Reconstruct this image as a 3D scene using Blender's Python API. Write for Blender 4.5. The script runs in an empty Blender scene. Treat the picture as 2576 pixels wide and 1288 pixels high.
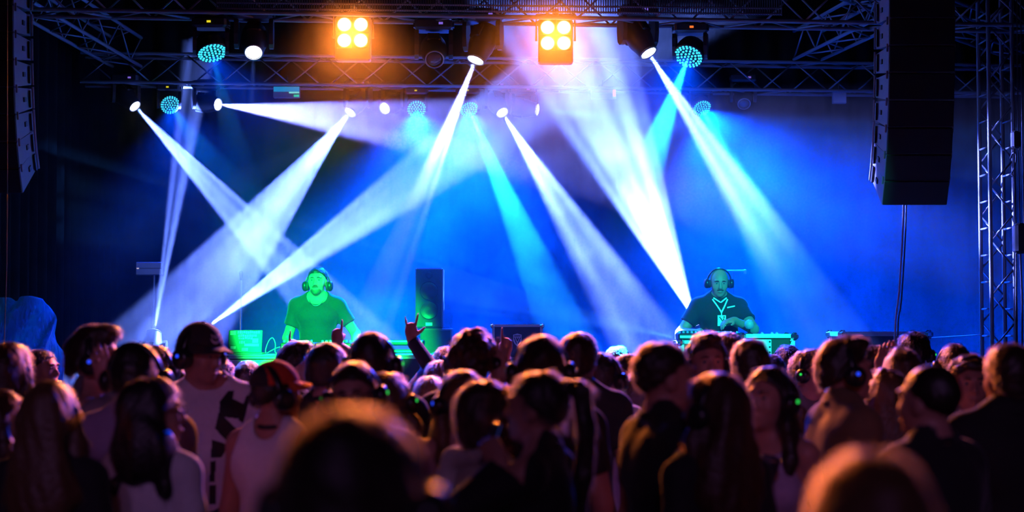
import bpy, math, random
import numpy as np
from mathutils import Vector, Matrix, Quaternion
from mathutils.bvhtree import BVHTree

sc = bpy.context.scene
COL = sc.collection
PI = math.pi

# ------------------------------------------------------------------ camera
F = 4200.0                      # focal length in pixels of the 2576x1288 frame
PITCH = math.atan2(186.0, F)
CAM = Vector((0, 0, 1.85))
def at(px, py, Y):
    """point at ground distance Y on the line of sight of a photo pixel"""
    d = (Vector((1, 0, 0)) * (px - 1288) + Vector((0, -math.sin(PITCH), math.cos(PITCH))) * (644 - py)
         + Vector((0, math.cos(PITCH), math.sin(PITCH))) * F)
    return CAM + d * (Y / d.y)
cam = bpy.data.cameras.new('camera')
cam.sensor_width = 36.0
cam.lens = F / 2576 * 36
cam.clip_end = 200
cam.dof.use_dof = True
cam.dof.focus_distance = 14.2
cam.dof.aperture_fstop = 1.7
camo = bpy.data.objects.new('camera', cam)
COL.objects.link(camo)
camo.location = CAM
camo.rotation_euler = (PI / 2 + PITCH, 0, 0)
sc.camera = camo

# ------------------------------------------------------------------ view, world
sc.view_settings.view_transform = 'Standard'
sc.view_settings.look = 'None'
sc.view_settings.exposure = 0.0
sc.view_settings.gamma = 1.0
sc.view_settings.use_curve_mapping = False
sc.cycles.volume_step_rate = 3.0
sc.cycles.volume_bounces = 0
sc.cycles.max_bounces = 4
sc.cycles.diffuse_bounces = 2
sc.cycles.glossy_bounces = 2
sc.cycles.transmission_bounces = 3
sc.cycles.sample_clamp_indirect = 4.0
sc.cycles.use_denoising = True
sc.cycles.use_adaptive_sampling = True
sc.cycles.adaptive_threshold = 0.025
w = bpy.data.worlds.new('night_sky')
sc.world = w
w.use_nodes = True
w.node_tree.nodes['Background'].inputs[0].default_value = (0.35, 0.2, 0.5, 1)
w.node_tree.nodes['Background'].inputs[1].default_value = 0.004

# ------------------------------------------------------------------ lamps
HOUSE, GREEN, TEAL = 320.0, 180000.0, 40000.0      # watts of the lamps over the audience
BEAM, WASH, BLIND = 1.2, 6.0, 1.35                # scale of the stage fixtures
HAZE0, HAZE1 = 0.017, 0.14                       # thin and thick haze, per metre
def spot(name, a, b, ang, col, power, blend=0.3, gobo=None, fall='Quadratic', soft=0.02, parent=None, floor_=0.06, rot=0.0, off=(0, 0)):
    """spot lamp; gobo = number of cells across the beam (a gobo wheel of round holes)"""
    l = bpy.data.lights.new(name, 'SPOT')
    l.energy = power
    l.spot_size = math.radians(ang)
    l.spot_blend = blend
    l.shadow_soft_size = soft
    l.use_nodes = True
    nt = l.node_tree
    em = nt.nodes['Emission']
    em.inputs['Color'].default_value = (*col, 1)
    lf = nt.nodes.new('ShaderNodeLightFalloff')
    lf.inputs[0].default_value = 1
    src = lf.outputs[fall]
    if gobo:
        tc = nt.nodes.new('ShaderNodeTexCoord')
        sp = nt.nodes.new('ShaderNodeSeparateXYZ')
        nt.links.new(tc.outputs['Normal'], sp.inputs[0])
        cb = nt.nodes.new('ShaderNodeCombineXYZ')
        for i in range(3):
            nt.links.new(sp.outputs[2], cb.inputs[i])
        dv = nt.nodes.new('ShaderNodeVectorMath'); dv.operation = 'DIVIDE'
        nt.links.new(tc.outputs['Normal'], dv.inputs[0]); nt.links.new(cb.outputs[0], dv.inputs[1])
        mp = nt.nodes.new('ShaderNodeMapping')
        g = gobo / math.tan(math.radians(ang / 2))
        mp.inputs['Scale'].default_value = (g, g, 0)
        mp.inputs['Location'].default_value = (off[0], off[1], 0)
        mp.inputs['Rotation'].default_value = (0, 0, rot)
        nt.links.new(dv.outputs[0], mp.inputs[0])
        vo = nt.nodes.new('ShaderNodeTexVoronoi'); vo.voronoi_dimensions = '2D'
        vo.inputs['Scale'].default_value = 1
        nt.links.new(mp.outputs[0], vo.inputs['Vector'])
        mr = nt.nodes.new('ShaderNodeMapRange')
        for i, v in ((1, 0.56), (2, 0.22), (3, floor_), (4, 1.0)):
            mr.inputs[i].default_value = v
        nt.links.new(vo.outputs['Distance'], mr.inputs[0])
        ml = nt.nodes.new('ShaderNodeMath'); ml.operation = 'MULTIPLY'
        nt.links.new(mr.outputs[0], ml.inputs[0]); nt.links.new(src, ml.inputs[1])
        src = ml.outputs[0]
    nt.links.new(src, em.inputs['Strength'])
    o = bpy.data.objects.new(name, l)
    COL.objects.link(o)
    o.matrix_world = Matrix.Translation(a) @ (Vector(b) - Vector(a)).to_track_quat('-Z', 'Y').to_matrix().to_4x4()
    if parent is not None:
        o.parent = parent
        o.matrix_parent_inverse = parent.matrix_basis.inverted()
    return o

# front-of-house lighting position behind the camera: the backs of the crowd are lit mauve, the two DJs green and teal from the front
for x in (-2.6, 0.0, 2.6):
    spot('house_lamp_offscreen', (x, -9.0, 7.5), (x * 1.02, 6.4, 1.2), 17.5, (0.55, 0.24, 0.82), HOUSE * 1.6, 0.5, soft=0.5)
spot('green_follow_spot_offscreen', (-2.0, -9.0, 11.0), (-1.55, 14.4, 1.95), 4.0, (0.0, 1.0, 0.10), GREEN * 1.6, 0.35, soft=0.05)
spot('teal_follow_spot_offscreen', (3.4, -9.0, 11.0), (1.95, 14.4, 2.0), 3.7, (0.0, 0.62, 0.52), TEAL * 1.6, 0.5, soft=0.05)

# ------------------------------------------------------------------ materials
MATS = {}
def mat(name, col, rough=0.5, metal=0.0, emit=None, estr=0.0, noise=0.0, nscale=20.0, bump=0.0, trans=0.0, sheen=0.0, spec=0.5):
    if name in MATS:
        return MATS[name]
    m = bpy.data.materials.new(name)
    m.use_nodes = True
    nt = m.node_tree
    p = nt.nodes['Principled BSDF']
    p.inputs['Base Color'].default_value = (*col, 1)
    p.inputs['Roughness'].default_value = rough
    p.inputs['Metallic'].default_value = metal
    p.inputs['Specular IOR Level'].default_value = spec
    if emit:
        p.inputs['Emission Color'].default_value = (*emit, 1)
        p.inputs['Emission Strength'].default_value = estr
        m.cycles.emission_sampling = 'NONE'
    if trans:
        p.inputs['Transmission Weight'].default_value = trans
    if sheen:
        p.inputs['Sheen Weight'].default_value = sheen
        p.inputs['Sheen Roughness'].default_value = 0.4
    if noise or bump:
        tc = nt.nodes.new('ShaderNodeTexCoord')
        n = nt.nodes.new('ShaderNodeTexNoise')
        n.inputs['Scale'].default_value = nscale
        n.inputs['Detail'].default_value = 4
        nt.links.new(tc.outputs['Object'], n.inputs['Vector'])
        if noise:
            mx = nt.nodes.new('ShaderNodeMixRGB')
            mx.inputs[1].default_value = (*[c * (1 - noise) for c in col], 1)
            mx.inputs[2].default_value = (*[min(1, c * (1 + noise)) for c in col], 1)
            nt.links.new(n.outputs[0], mx.inputs[0])
            nt.links.new(mx.outputs[0], p.inputs['Base Color'])
        if bump:
            b = nt.nodes.new('ShaderNodeBump')
            b.inputs['Strength'].default_value = bump
            b.inputs['Distance'].default_value = 0.01
            nt.links.new(n.outputs[0], b.inputs['Height'])
            nt.links.new(b.outputs[0], p.inputs['Normal'])
    MATS[name] = m
    return m

M_BLACK = mat('black_plastic', (0.012, 0.012, 0.014), 0.45, noise=0.3, nscale=30)
M_BLACKM = mat('black_metal', (0.02, 0.02, 0.022), 0.4, 0.3, noise=0.3, nscale=25)
M_DRAPE = mat('black_drape_cloth', (0.004, 0.004, 0.0045), 0.95, noise=0.3, nscale=8, bump=0.2, spec=0.05)
M_ALU = mat('aluminium', (0.55, 0.56, 0.58), 0.4, 0.35, noise=0.12, nscale=15)
M_ALUD = mat('dull_aluminium', (0.30, 0.31, 0.33), 0.45, 0.7, noise=0.2, nscale=12)
M_CHROME = mat('chrome', (0.8, 0.8, 0.82), 0.12, 1.0, noise=0.05, nscale=10)
M_WHITE = mat('white_laminate', (0.72, 0.72, 0.72), 0.4, noise=0.06, nscale=12)
M_GREYP = mat('grey_painted_wood', (0.33, 0.33, 0.36), 0.45, noise=0.12, nscale=18)
M_CARPET = mat('dark_carpet_cover', (0.03, 0.03, 0.032), 0.85, noise=0.4, nscale=90, bump=0.4)
M_STAGE = mat('stage_plywood_black', (0.02, 0.02, 0.022), 0.55, noise=0.35, nscale=6, bump=0.1)
M_GROUND = mat('asphalt', (0.022, 0.021, 0.021), 0.85, noise=0.4, nscale=60, bump=0.5)

# ------------------------------------------------------------------ mesh helpers
def link(name, me, material=None, parent=None, smooth=False):
    o = bpy.data.objects.new(name, me)
    COL.objects.link(o)
    if material is not None and not me.materials:
        me.materials.append(material)
    if smooth:
        me.shade_smooth()
    if parent is not None:
        o.parent = parent
    return o
def tag(o, label, cat, group=None, kind=None):
    if label: o['label'] = label
    if cat: o['category'] = cat
    if group: o['group'] = group
    if kind: o['kind'] = kind
    return o
def empty(name, loc=(0, 0, 0), rot=None):
    o = bpy.data.objects.new(name, None)
    COL.objects.link(o)
    o.empty_display_size = 0.1
    o.location = loc
    if rot is not None:
        o.rotation_euler = rot
    return o

class MB:
    """collects simple solids into one mesh"""
    def __init__(s):
        s.v = []; s.f = []
    def add(s, v, f):
        n = len(s.v)
        s.v += [tuple(p) for p in v]
        s.f += [tuple(i + n for i in q) for q in f]
        return s
    def box(s, c, size, rot=None, bev=0.0):
        x, y, z = (d / 2 for d in size)
        if bev <= 0:
            v = [Vector((a * x, b * y, cc * z)) for a in (-1, 1) for b in (-1, 1) for cc in (-1, 1)]
            f = [(0, 1, 3, 2), (4, 6, 7, 5), (0, 4, 5, 1), (2, 3, 7, 6), (0, 2, 6, 4), (1, 5, 7, 3)]
        else:
            b = min(bev, x * .9, y * .9, z * .9)
            # chamfered outline stacked in z
            def ring(ix, iy, zz):
                return [Vector(p) for p in ((-ix + b, -iy, zz), (ix - b, -iy, zz), (ix, -iy + b, zz), (ix, iy - b, zz),
                                            (ix - b, iy, zz), (-ix + b, iy, zz), (-ix, iy - b, zz), (-ix, -iy + b, zz))]
            v = ring(x - b, y - b, -z) + ring(x, y, -z + b) + ring(x, y, z - b) + ring(x - b, y - b, z)
            f = []
            for k in range(3):
                for i in range(8):
                    j = (i + 1) % 8
                    f.append((k * 8 + i, k * 8 + j, (k + 1) * 8 + j, (k + 1) * 8 + i))
            f.append(tuple(range(7, -1, -1))); f.append(tuple(range(24, 32)))
        c = Vector(c)
        if rot is not None:
            v = [rot @ p for p in v]
        return s.add([p + c for p in v], f)
    def tube(s, pts, r, n=8, caps=True):
        pts = [Vector(p) for p in pts]
        rs = r if isinstance(r, (list, tuple)) else [r] * len(pts)
        v = []; f = []
        t0 = (pts[1] - pts[0]).normalized()
        up = Vector((0, 0, 1)) if abs(t0.z) < 0.9 else Vector((1, 0, 0))
        a = t0.cross(up).normalized()
        for i, p in enumerate(pts):
            t = (pts[min(i + 1, len(pts) - 1)] - pts[max(i - 1, 0)]).normalized()
            a = (a - t * a.dot(t)).normalized()
            b = t.cross(a)
            for k in range(n):
                w_ = 2 * PI * k / n
                v.append(p + (a * math.cos(w_) + b * math.sin(w_)) * rs[i])
        for i in range(len(pts) - 1):
            for k in range(n):
                j = (k + 1) % n
                f.append((i * n + k, i * n + j, (i + 1) * n + j, (i + 1) * n + k))
        if caps:
            f.append(tuple(range(n - 1, -1, -1)))
            f.append(tuple((len(pts) - 1) * n + k for k in range(n)))
        return s.add(v, f)
    def lathe(s, prof, n=20, axis='Z', c=(0, 0, 0)):
        """prof: list of (radius, height)"""
        v = []; f = []
        for (r, h) in prof:
            for k in range(n):
                a = 2 * PI * k / n
                p = (r * math.cos(a), r * math.sin(a), h)
                if axis == 'Y': p = (p[0], p[2], p[1])
                if axis == 'X': p = (p[2], p[0], p[1])
                v.append(Vector(p) + Vector(c))
        for i in range(len(prof) - 1):
            for k in range(n):
                j = (k + 1) % n
                q = (i * n + k, i * n + j, (i + 1) * n + j, (i + 1) * n + k)
                f.append(q if axis != 'Y' else q[::-1])
        e = tuple(range(n - 1, -1, -1)); g = tuple((len(prof) - 1) * n + k for k in range(n))
        f.append(e if axis != 'Y' else e[::-1]); f.append(g if axis != 'Y' else g[::-1])
        return s.add(v, f)
    def mesh(s, name):
        me = bpy.data.meshes.new(name)
        me.from_pydata([tuple(p) for p in s.v], [], s.f)
        me.update()
        return me
    def build(s, name, material, parent=None, smooth=False):
        return link(name, s.mesh(name), material, parent, smooth)

def boxo(name, c, size, material, parent=None, rot=None, bev=0.0):
    return MB().box(c, size, rot, bev).build(name, material, parent)
def copy_tree(o, parent=None):
    c = o.copy()
    COL.objects.link(c)
    if parent is not None:
        c.parent = parent
    for ch in list(o.children):
        copy_tree(ch, c)
    return c

# ------------------------------------------------------------------ the setting
DECK = 0.6
tag(boxo('floor', (0, 6, -0.1), (26, 30, 0.2), M_GROUND), 'dark asphalt ground under the standing audience', 'ground', kind='structure')
st = tag(boxo('stage_platform', (0.4, 15.4, 0.29), (11.0, 6.8, 0.58), M_CARPET), 'black stage platform carrying the DJ desks', 'stage', kind='structure')
for i in range(9):
    for j in range(6):
        boxo('deck_panel', (-4.5 + 1.22 * i + .4 - .38, 12.57 + 1.13 * j, 0.59), (1.205, 1.115, 0.02), M_STAGE, st)
def drape(name, p0, p1, z0, z1, label, amp=0.05, wave=0.28):
    p0 = Vector(p0); p1 = Vector(p1)
    L = (p1 - p0).length
    n = int(L / wave * 8)
    d = (p1 - p0).normalized(); nn = Vector((-d.y, d.x, 0))
    v = []; f = []
    rnd = random.Random(name)
    ph = 0
    for i in range(n + 1):
        t = i / n
        ph += 2 * PI / 8 * rnd.uniform(.7, 1.3)
        for z, a in ((z0, 1.2), ((z0 + z1) / 2, 1.0), (z1, .7)):
            for th in (0, 0.012):
                p = p0 + d * L * t + nn * (amp * a * math.sin(ph) + th)
                v.append((p.x, p.y, z))
    for i in range(n):
        for k in range(2):
            a = i * 6 + k * 2; b = a + 6
            f.append((a, b, b + 2, a + 2)); f.append((a + 1, a + 3, b + 3, b + 1))
        f.append((i * 6, i * 6 + 1, i * 6 + 7, i * 6 + 6)); f.append((i * 6 + 4, i * 6 + 10, i * 6 + 11, i * 6 + 5))
    me = bpy.data.meshes.new(name); me.from_pydata(v, [], f); me.update()
    return tag(link(name, me, M_DRAPE, smooth=True), label, 'drape', kind='structure')
drape('wall_back', (-5.0, 18.55, 0), (5.9, 18.55, 0), 0.6, 5.6, 'black drape hung across the back of the stage')
drape('wall_left', (-4.45, 13.3, 0), (-4.45, 18.6, 0), 0.0, 5.6, 'black side drape beside the covered equipment')
drape('wall_right', (5.55, 18.6, 0), (5.55, 13.2, 0), 0.0, 5.6, 'black side drape behind the lattice tower')
boxo('ceiling', (0.5, 15.6, 5.75), (11.6, 6.6, 0.1), mat('dark_roof_canvas', (0.03, 0.026, 0.03), 0.8, noise=0.3, nscale=5), None)
tag(bpy.data.objects['ceiling'], 'dark canvas roof over the stage trusses', 'roof', kind='structure')

# ------------------------------------------------------------------ haze
hz = bpy.data.materials.new('stage_haze')
hz.use_nodes = True
nt = hz.node_tree
nt.nodes.clear()
out = nt.nodes.new('ShaderNodeOutputMaterial')
vs = nt.nodes.new('ShaderNodeVolumeScatter')
vs.inputs['Color'].default_value = (0.95, 0.95, 0.95, 1)
vs.inputs['Anisotropy'].default_value = 0.1
nt.links.new(vs.outputs[0], out.inputs['Volume'])
tc = nt.nodes.new('ShaderNodeTexCoord')
n1 = nt.nodes.new('ShaderNodeTexNoise')
n1.inputs['Scale'].default_value = 1.15
n1.inputs['Detail'].default_value = 4
n1.inputs['Roughness'].default_value = 0.55
n1.inputs['Distortion'].default_value = 0.6
nt.links.new(tc.outputs['Object'], n1.inputs['Vector'])
mr = nt.nodes.new('ShaderNodeMapRange')
for i, v in ((1, 0.40), (2, 0.68), (3, HAZE0), (4, HAZE1)):
    mr.inputs[i].default_value = v
nt.links.new(n1.outputs[0], mr.inputs[0])
sx_ = nt.nodes.new('ShaderNodeSeparateXYZ')
nt.links.new(tc.outputs['Object'], sx_.inputs[0])
my = nt.nodes.new('ShaderNodeMapRange')          # shaped density: thin in front so lit haze veils the DJs less, thick behind
for i, v in ((1, 11.7), (2, 15.8), (3, 0.0), (4, 1.0)):
    my.inputs[i].default_value = v
nt.links.new(sx_.outputs[1], my.inputs[0])
pw_ = nt.nodes.new('ShaderNodeMath'); pw_.operation = 'POWER'; pw_.inputs[1].default_value = 3.2
nt.links.new(my.outputs[0], pw_.inputs[0])
mm_ = nt.nodes.new('ShaderNodeMath'); mm_.operation = 'MULTIPLY'
nt.links.new(mr.outputs[0], mm_.inputs[0]); nt.links.new(pw_.outputs[0], mm_.inputs[1])
dens = mm_.outputs[0]
for (px_, py_, Y_, r_, a_) in ((610, 580, 16.2, 1.0, .16), (480, 440, 16.4, .6, .10), (820, 300, 16.5, .7, .12), (1150, 330, 16.2, 1.1, .10), (1640, 580, 15.6, 1.0, .10), (1830, 480, 12.7, .9, .09), (820, 610, 16.0, .9, .10),
                               (1120, 330, 12.75, .75, .08), (1680, 300, 12.75, .6, .07), (887, 110, 12.6, 1.3, .10), (1398, 115, 12.7, 1.3, .10), (1140, 140, 12.5, 1.0, .06)):
    vm = nt.nodes.new('ShaderNodeVectorMath'); vm.operation = 'DISTANCE'       # thicker puff; the front ones are added to show beams and blinder glow
    vm.inputs[1].default_value = at(px_, py_, Y_)
    nt.links.new(tc.outputs['Object'], vm.inputs[0])
    mb_ = nt.nodes.new('ShaderNodeMapRange'); mb_.interpolation_type = 'SMOOTHSTEP'
    for i, v in ((1, 0.0), (2, r_), (3, a_), (4, 0.0)):
        mb_.inputs[i].default_value = v
    nt.links.new(vm.outputs['Value'], mb_.inputs[0])
    mn = nt.nodes.new('ShaderNodeMath'); mn.operation = 'MULTIPLY_ADD'
    nt.links.new(mb_.outputs[0], mn.inputs[0]); nt.links.new(n1.outputs[0], mn.inputs[1]); nt.links.new(dens, mn.inputs[2])
    dens = mn.outputs[0]
nt.links.new(dens, vs.inputs['Density'])
prof = [(11.75, 0.63), (18.4, 0.63), (18.4, 4.87), (12.62, 4.87)]      # section in Y, Z: front slanted so blinder light soon leaves the haze
me = bpy.data.meshes.new('haze')
me.from_pydata([(x, y, z) for x in (-4.37, 5.45) for (y, z) in prof], [],
               [(3, 2, 1, 0), (4, 5, 6, 7)] + [(i, (i + 1) % 4, 4 + (i + 1) % 4, 4 + i) for i in range(4)])
hazeo = link('haze', me, hz)
tag(hazeo, 'drifting theatrical haze filling the stage', 'haze', kind='stuff')
# ------------------------------------------------------------------ trusses
def unit_tube(r, n=8):
    """tube of length 1 along z, shared by all chords or braces of one thickness"""
    return MB().tube([(0, 0, 0), (0, 0, 1)], r, n).mesh('tube')
CH = unit_tube(0.017, 10); BR = unit_tube(0.008, 6)
for m_ in (CH, BR):
    m_.materials.append(mat('truss_aluminium', (0.20, 0.215, 0.23), 0.5, 0.4, noise=0.2, nscale=9)); m_.shade_smooth()
def strut(name, me, a, b, parent):
    o = bpy.data.objects.new(name, me)
    COL.objects.link(o)
    a = Vector(a); b = Vector(b)
    o.location = a
    o.rotation_mode = 'QUATERNION'
    o.rotation_quaternion = (b - a).to_track_quat('Z', 'Y')
    o.scale = (1, 1, (b - a).length)
    o.parent = parent
    return o
def truss(name, p0, p1, wx, wz, step, label, xbrace=(True, True, True, True), ladder=(False,) * 4):
    """box truss from p0 to p1; wx, wz = section, p = centre line"""
    p0 = Vector(p0); p1 = Vector(p1)
    root = empty(name, p0)
    d = p1 - p0; L = d.length; d.normalize()
    up = Vector((0, 0, 1)) if abs(d.z) < .9 else Vector((0, 1, 0))
    s = d.cross(up).normalized(); u = s.cross(d)
    cs = [s * (wx / 2 * i) + u * (wz / 2 * j) for i, j in ((-1, -1), (1, -1), (1, 1), (-1, 1))]
    for c in cs:
        strut('chord', CH, c, c + d * L, root)
    n = max(1, round(L / step))
    for k in range(n):
        for q in range(4):
            a, b = cs[q], cs[(q + 1) % 4]
            if ladder[q]:
                strut('brace', BR, a + d * (L * (k + .5) / n), b + d * (L * (k + .5) / n), root)
                continue
            if not xbrace[q]:
                continue
            if k % 2: a, b = b, a
            strut('brace', BR, a + d * (L * k / n), b + d * (L * (k + 1) / n), root)
    return tag(root, label, 'truss')
def YF(px):     # distance of the front truss where a photo column meets it (it runs slightly away to one side)
    X = 0
    for _ in range(6):
        Y = 13.05 + 0.085 * X
        X = (px - 1288) / F * Y
    return Y
def YR(px):
    X = 0
    for _ in range(6):
        Y = 17.0 + 0.085 * X
        X = (px - 1288) / F * Y
    return Y
truss('lighting_truss', (-4.3, 13.05 - .085 * 4.3, 4.43), (4.7, 13.05 + .085 * 4.7, 4.43), 0.29, 0.29, 0.30, 'aluminium box truss holding the orange blinder lamps')
truss('lighting_truss', (-4.3, 17.0 - .085 * 4.3, 4.46), (5.3, 17.0 + .085 * 5.3, 4.46), 0.29, 0.29, 0.34, 'aluminium box truss holding the small rear row of moving heads')
truss('roof_truss', (3.35, 13.2, 4.62), (3.05, 17.1, 4.78), 0.29, 0.29, 0.42, 'roof truss running back beside the speaker array')
truss('roof_truss', (-4.0, 13.0, 4.62), (-3.9, 16.8, 4.66), 0.29, 0.29, 0.42, 'roof truss running back over the dark side of stage')
truss('roof_truss', (1.9, 13.3, 4.95), (5.2, 16.9, 4.75), 0.25, 0.25, 0.45, 'oblique roof truss under the canvas above the speaker array')
truss('tower_truss', (3.945, 13.55, DECK), (3.945, 13.55, 4.75), 0.19, 0.29, 0.22, 'aluminium lattice tower standing at the edge of the stage',
      xbrace=(True, False, True, False), ladder=(False, True, False, True))
# slatted screen hanging in front of the front truss
scr = empty('slatted_screen', at(1260, 30, 12.75))
mb = MB(); c0 = at(545, 18, 12.72); c1 = at(1966, 18, 12.95)
c0.z = c1.z = 4.42
o0 = scr.location
for z in (4.315, 4.36, 4.55):
    strut('screen_rail', BR, Vector((c0.x, c0.y, z)) - o0, Vector((c1.x, c1.y, z)) - o0, scr)
nb = 236
for i in range(nb):
    p = c0.lerp(c1, i / (nb - 1)) - o0
    mb.box((p.x, p.y, 4.43 - o0.z), (0.008, 0.012, 0.25))
mb.build('slat', mat('dark_slat', (0.05, 0.05, 0.06), 0.5, 0.3, noise=.2), scr)['kind'] = 'stuff'
tag(scr, 'long dark screen of thin upright slats fixed to the front truss', 'screen')

# ------------------------------------------------------------------ stage lamps
def emis(name, col, strength):
    return mat(name, (0.02, 0.02, 0.02), 0.4, emit=col, estr=strength)
E_BEAM = emis('beam_lens_glow', (0.85, 0.9, 1.0), 9.0)
E_LED = emis('cyan_led_glow', (0.05, 0.75, 1.0), 1.2)
E_WARM = emis('blinder_lens_glow', (1.0, 0.50, 0.11), 14.0)
E_YEL = emis('yellow_display_glow', (0.9, 0.75, 0.02), 0.9)
E_VIO = emis('violet_display_glow', (0.28, 0.16, 0.9), 0.7)
E_RED = emis('red_display_glow', (1.0, 0.16, 0.02), 1.2)
M_LENS0 = mat('dark_lens_glass', (0.05, 0.04, 0.05), 0.08, 0.0)

# shared meshes of a moving head that hangs from z = 0; pivot of the head at z = -0.235
_base = MB().box((0, 0, -0.055), (0.27, 0.20, 0.085), bev=0.018).box((0, 0, -0.012), (0.16, 0.10, 0.03), bev=.006)
_base.box((-.138, 0, -.055), (.016, .06, .03)).box((.138, 0, -.055), (.016, .06, .03))
ME_BASE = _base.mesh('base')
def _arm(sg):
    mb = MB(); v = []
    prof = [(-0.05, -0.095), (0.05, -0.095), (0.062, -0.13), (0.066, -0.20), (0.052, -0.275), (0.02, -0.30), (-0.02, -0.30), (-0.052, -0.275), (-0.066, -0.20), (-0.062, -0.13)]
    n = len(prof)
    for x in (0.108, 0.138):
        for (y, z) in prof:
            v.append((sg * x, y, z))
    f = [tuple(range(n)), tuple(range(2 * n - 1, n - 1, -1))] + [(i, (i + 1) % n, n + (i + 1) % n, n + i) for i in range(n)]
    if sg > 0:
        f = [q[::-1] for q in f]
    return mb.add(v, f).mesh('yoke_arm')
ME_ARM = {1: _arm(1), -1: _arm(-1)}
ME_HEAD = MB().lathe([(0.05, -0.13), (0.078, -0.118), (0.092, -0.07), (0.096, 0.0), (0.092, 0.05), (0.078, 0.10), (0.070, 0.145), (0.066, 0.15), (0.060, 0.146)], 22).mesh('head')
ME_FIN = MB().box((0, 0.085, -0.04), (0.10, 0.03, 0.11), bev=.01).mesh('cooling_fin')
_rg = MB()
_rg.tube([(0.064 * math.cos(a * PI / 14), 0.064 * math.sin(a * PI / 14), 0.156) for a in range(29)], 0.006, 6, caps=False)
ME_RING = _rg.mesh('lens_ring')
ME_LENS = MB().lathe([(0.056, 0.142), (0.055, 0.152), (0.045, 0.160), (0.025, 0.166), (0.002, 0.168)], 22).mesh('lens')
ME_DISP = MB().box((0, -0.1025, 0), (0.03, 0.006, 0.016)).mesh('display')
ME_LHEAD = MB().lathe([(0.05, -0.09), (0.10, -0.075), (0.118, -0.02), (0.122, 0.05), (0.115, 0.065), (0.108, 0.06)], 26).mesh('head')
_l = MB()
for rr, nn in ((0.0, 1), (0.030, 6), (0.058, 12), (0.086, 18), (0.104, 22)):
    for k in range(nn):
        a = 2 * PI * k / nn
        _l.lathe([(0.0105, 0.058), (0.0095, 0.066), (0.004, 0.070), (0.0005, 0.071)], 6, c=(rr * math.cos(a), rr * math.sin(a), 0))
ME_LEDS = _l.mesh('led_cells')
for m_, mm in ((ME_BASE, M_BLACK), (ME_ARM[1], M_BLACK), (ME_ARM[-1], M_BLACK), (ME_HEAD, M_BLACK), (ME_FIN, M_BLACKM), (ME_RING, M_ALUD), (ME_LHEAD, M_BLACK), (ME_LEDS, E_LED)):
    m_.materials.append(mm)
for m_ in (ME_HEAD, ME_RING, ME_LENS, ME_LHEAD):
    m_.shade_smooth()
_disp = {}
def disp_mesh(m_):
    if m_.name not in _disp:
        d = ME_DISP.copy(); d.materials.append(m_); _disp[m_.name] = d
    return _disp[m_.name]
_lens = {}
def lens_mesh(m_):
    if m_.name not in _lens:
        d = ME_LENS.copy(); d.materials.append(m_); d.shade_smooth(); _lens[m_.name] = d
    return _lens[m_.name]

def moving_head(lens_px, Y, target, label, led=False, lit=True, disp=E_VIO, size=1.0, floor=False, group=None):
    """lens_px = photo pixel of the lens; target = point the beam runs to; hangs from the truss or stands on the floor"""
    lp = at(*lens_px, Y)
    tgt = Vector(target)
    d = (tgt - lp).normalized()
    piv = lp - d * (0.06 if led else 0.16) * size
    sg = -1 if floor else 1
    root = empty('wash_light' if led else 'moving_head', (piv.x, piv.y, piv.z + 0.235 * size * sg))
    root.scale = (size, size, size)
    def part(name, me, mtx, parent=root):
        o = bpy.data.objects.new(name, me); COL.objects.link(o); o.parent = parent; o.matrix_basis = mtx; return o
    rotf = Matrix.Rotation(PI, 4, 'Y') if floor else Matrix.Identity(4)
    b = part('base', ME_BASE, rotf)
    if floor:
        h_ = (root.location.z - DECK) / size
        MB().box((0, 0, -h_ / 2), (0.34, 0.30, h_), bev=.01).build('plinth', M_BLACKM, root)
    part('display', disp_mesh(disp), Matrix.Translation((0.055 if not led else 0.0, 0, -0.055)), b)
    yaw = Matrix.Rotation(0.35 * max(-1, min(1, d.x * 2)), 4, 'Z')
    for s in (1, -1):
        part('yoke_arm', ME_ARM[s], rotf @ yaw)
    hm = Matrix.Translation((0, 0, -0.235 * sg)) @ d.to_track_quat('Z', 'Y').to_matrix().to_4x4()
    h = part('head', ME_LHEAD if led else ME_HEAD, hm)
    if led:
        part('led_cells', ME_LEDS, Matrix.Identity(4), h)
    else:
        part('cooling_fin', ME_FIN, Matrix.Identity(4), h); part('cooling_fin', ME_FIN, Matrix.Rotation(PI, 4, 'Z'), h)
        part('lens_ring', ME_RING, Matrix.Identity(4), h)
        part('lens', lens_mesh(E_BEAM if lit else M_LENS0), Matrix.Identity(4), h)
    tag(root, label, 'stage light', group)
    return root, lp + d * 0.03, tgt

W = (0.115, 0.21, 1.0)       # white-blue beam
WL = (0.165, 0.20, 1.0)      # lavender beam
CY = (0.008, 0.28, 1.0)     # cyan wash
BL = (0.0, 0.052, 1.0)      # deep blue wash
G_R = 'small moving heads on the rear truss'
def beam(lens_px, Y, to_px, toY, ang, power, label, col=W, gobo=1.3, led=False, wash=0.0, rot=0.0, off=(0, 0), disp=None, size=1.0, blend=0.35, floor=False, group=None, floor_=0.06, fall='Quadratic'):
    tgt = at(*to_px, toY)
    root, a, b = moving_head(lens_px, Y, tgt, label, led=led, disp=disp or (E_YEL if led else E_VIO), size=size, floor=floor, group=group)
    if power:
        spot('beam_lamp', a, b, ang, col, power * BEAM, blend, gobo, fall, parent=root, rot=rot, off=off, floor_=floor_, soft=0.012)
    return root, a
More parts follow.
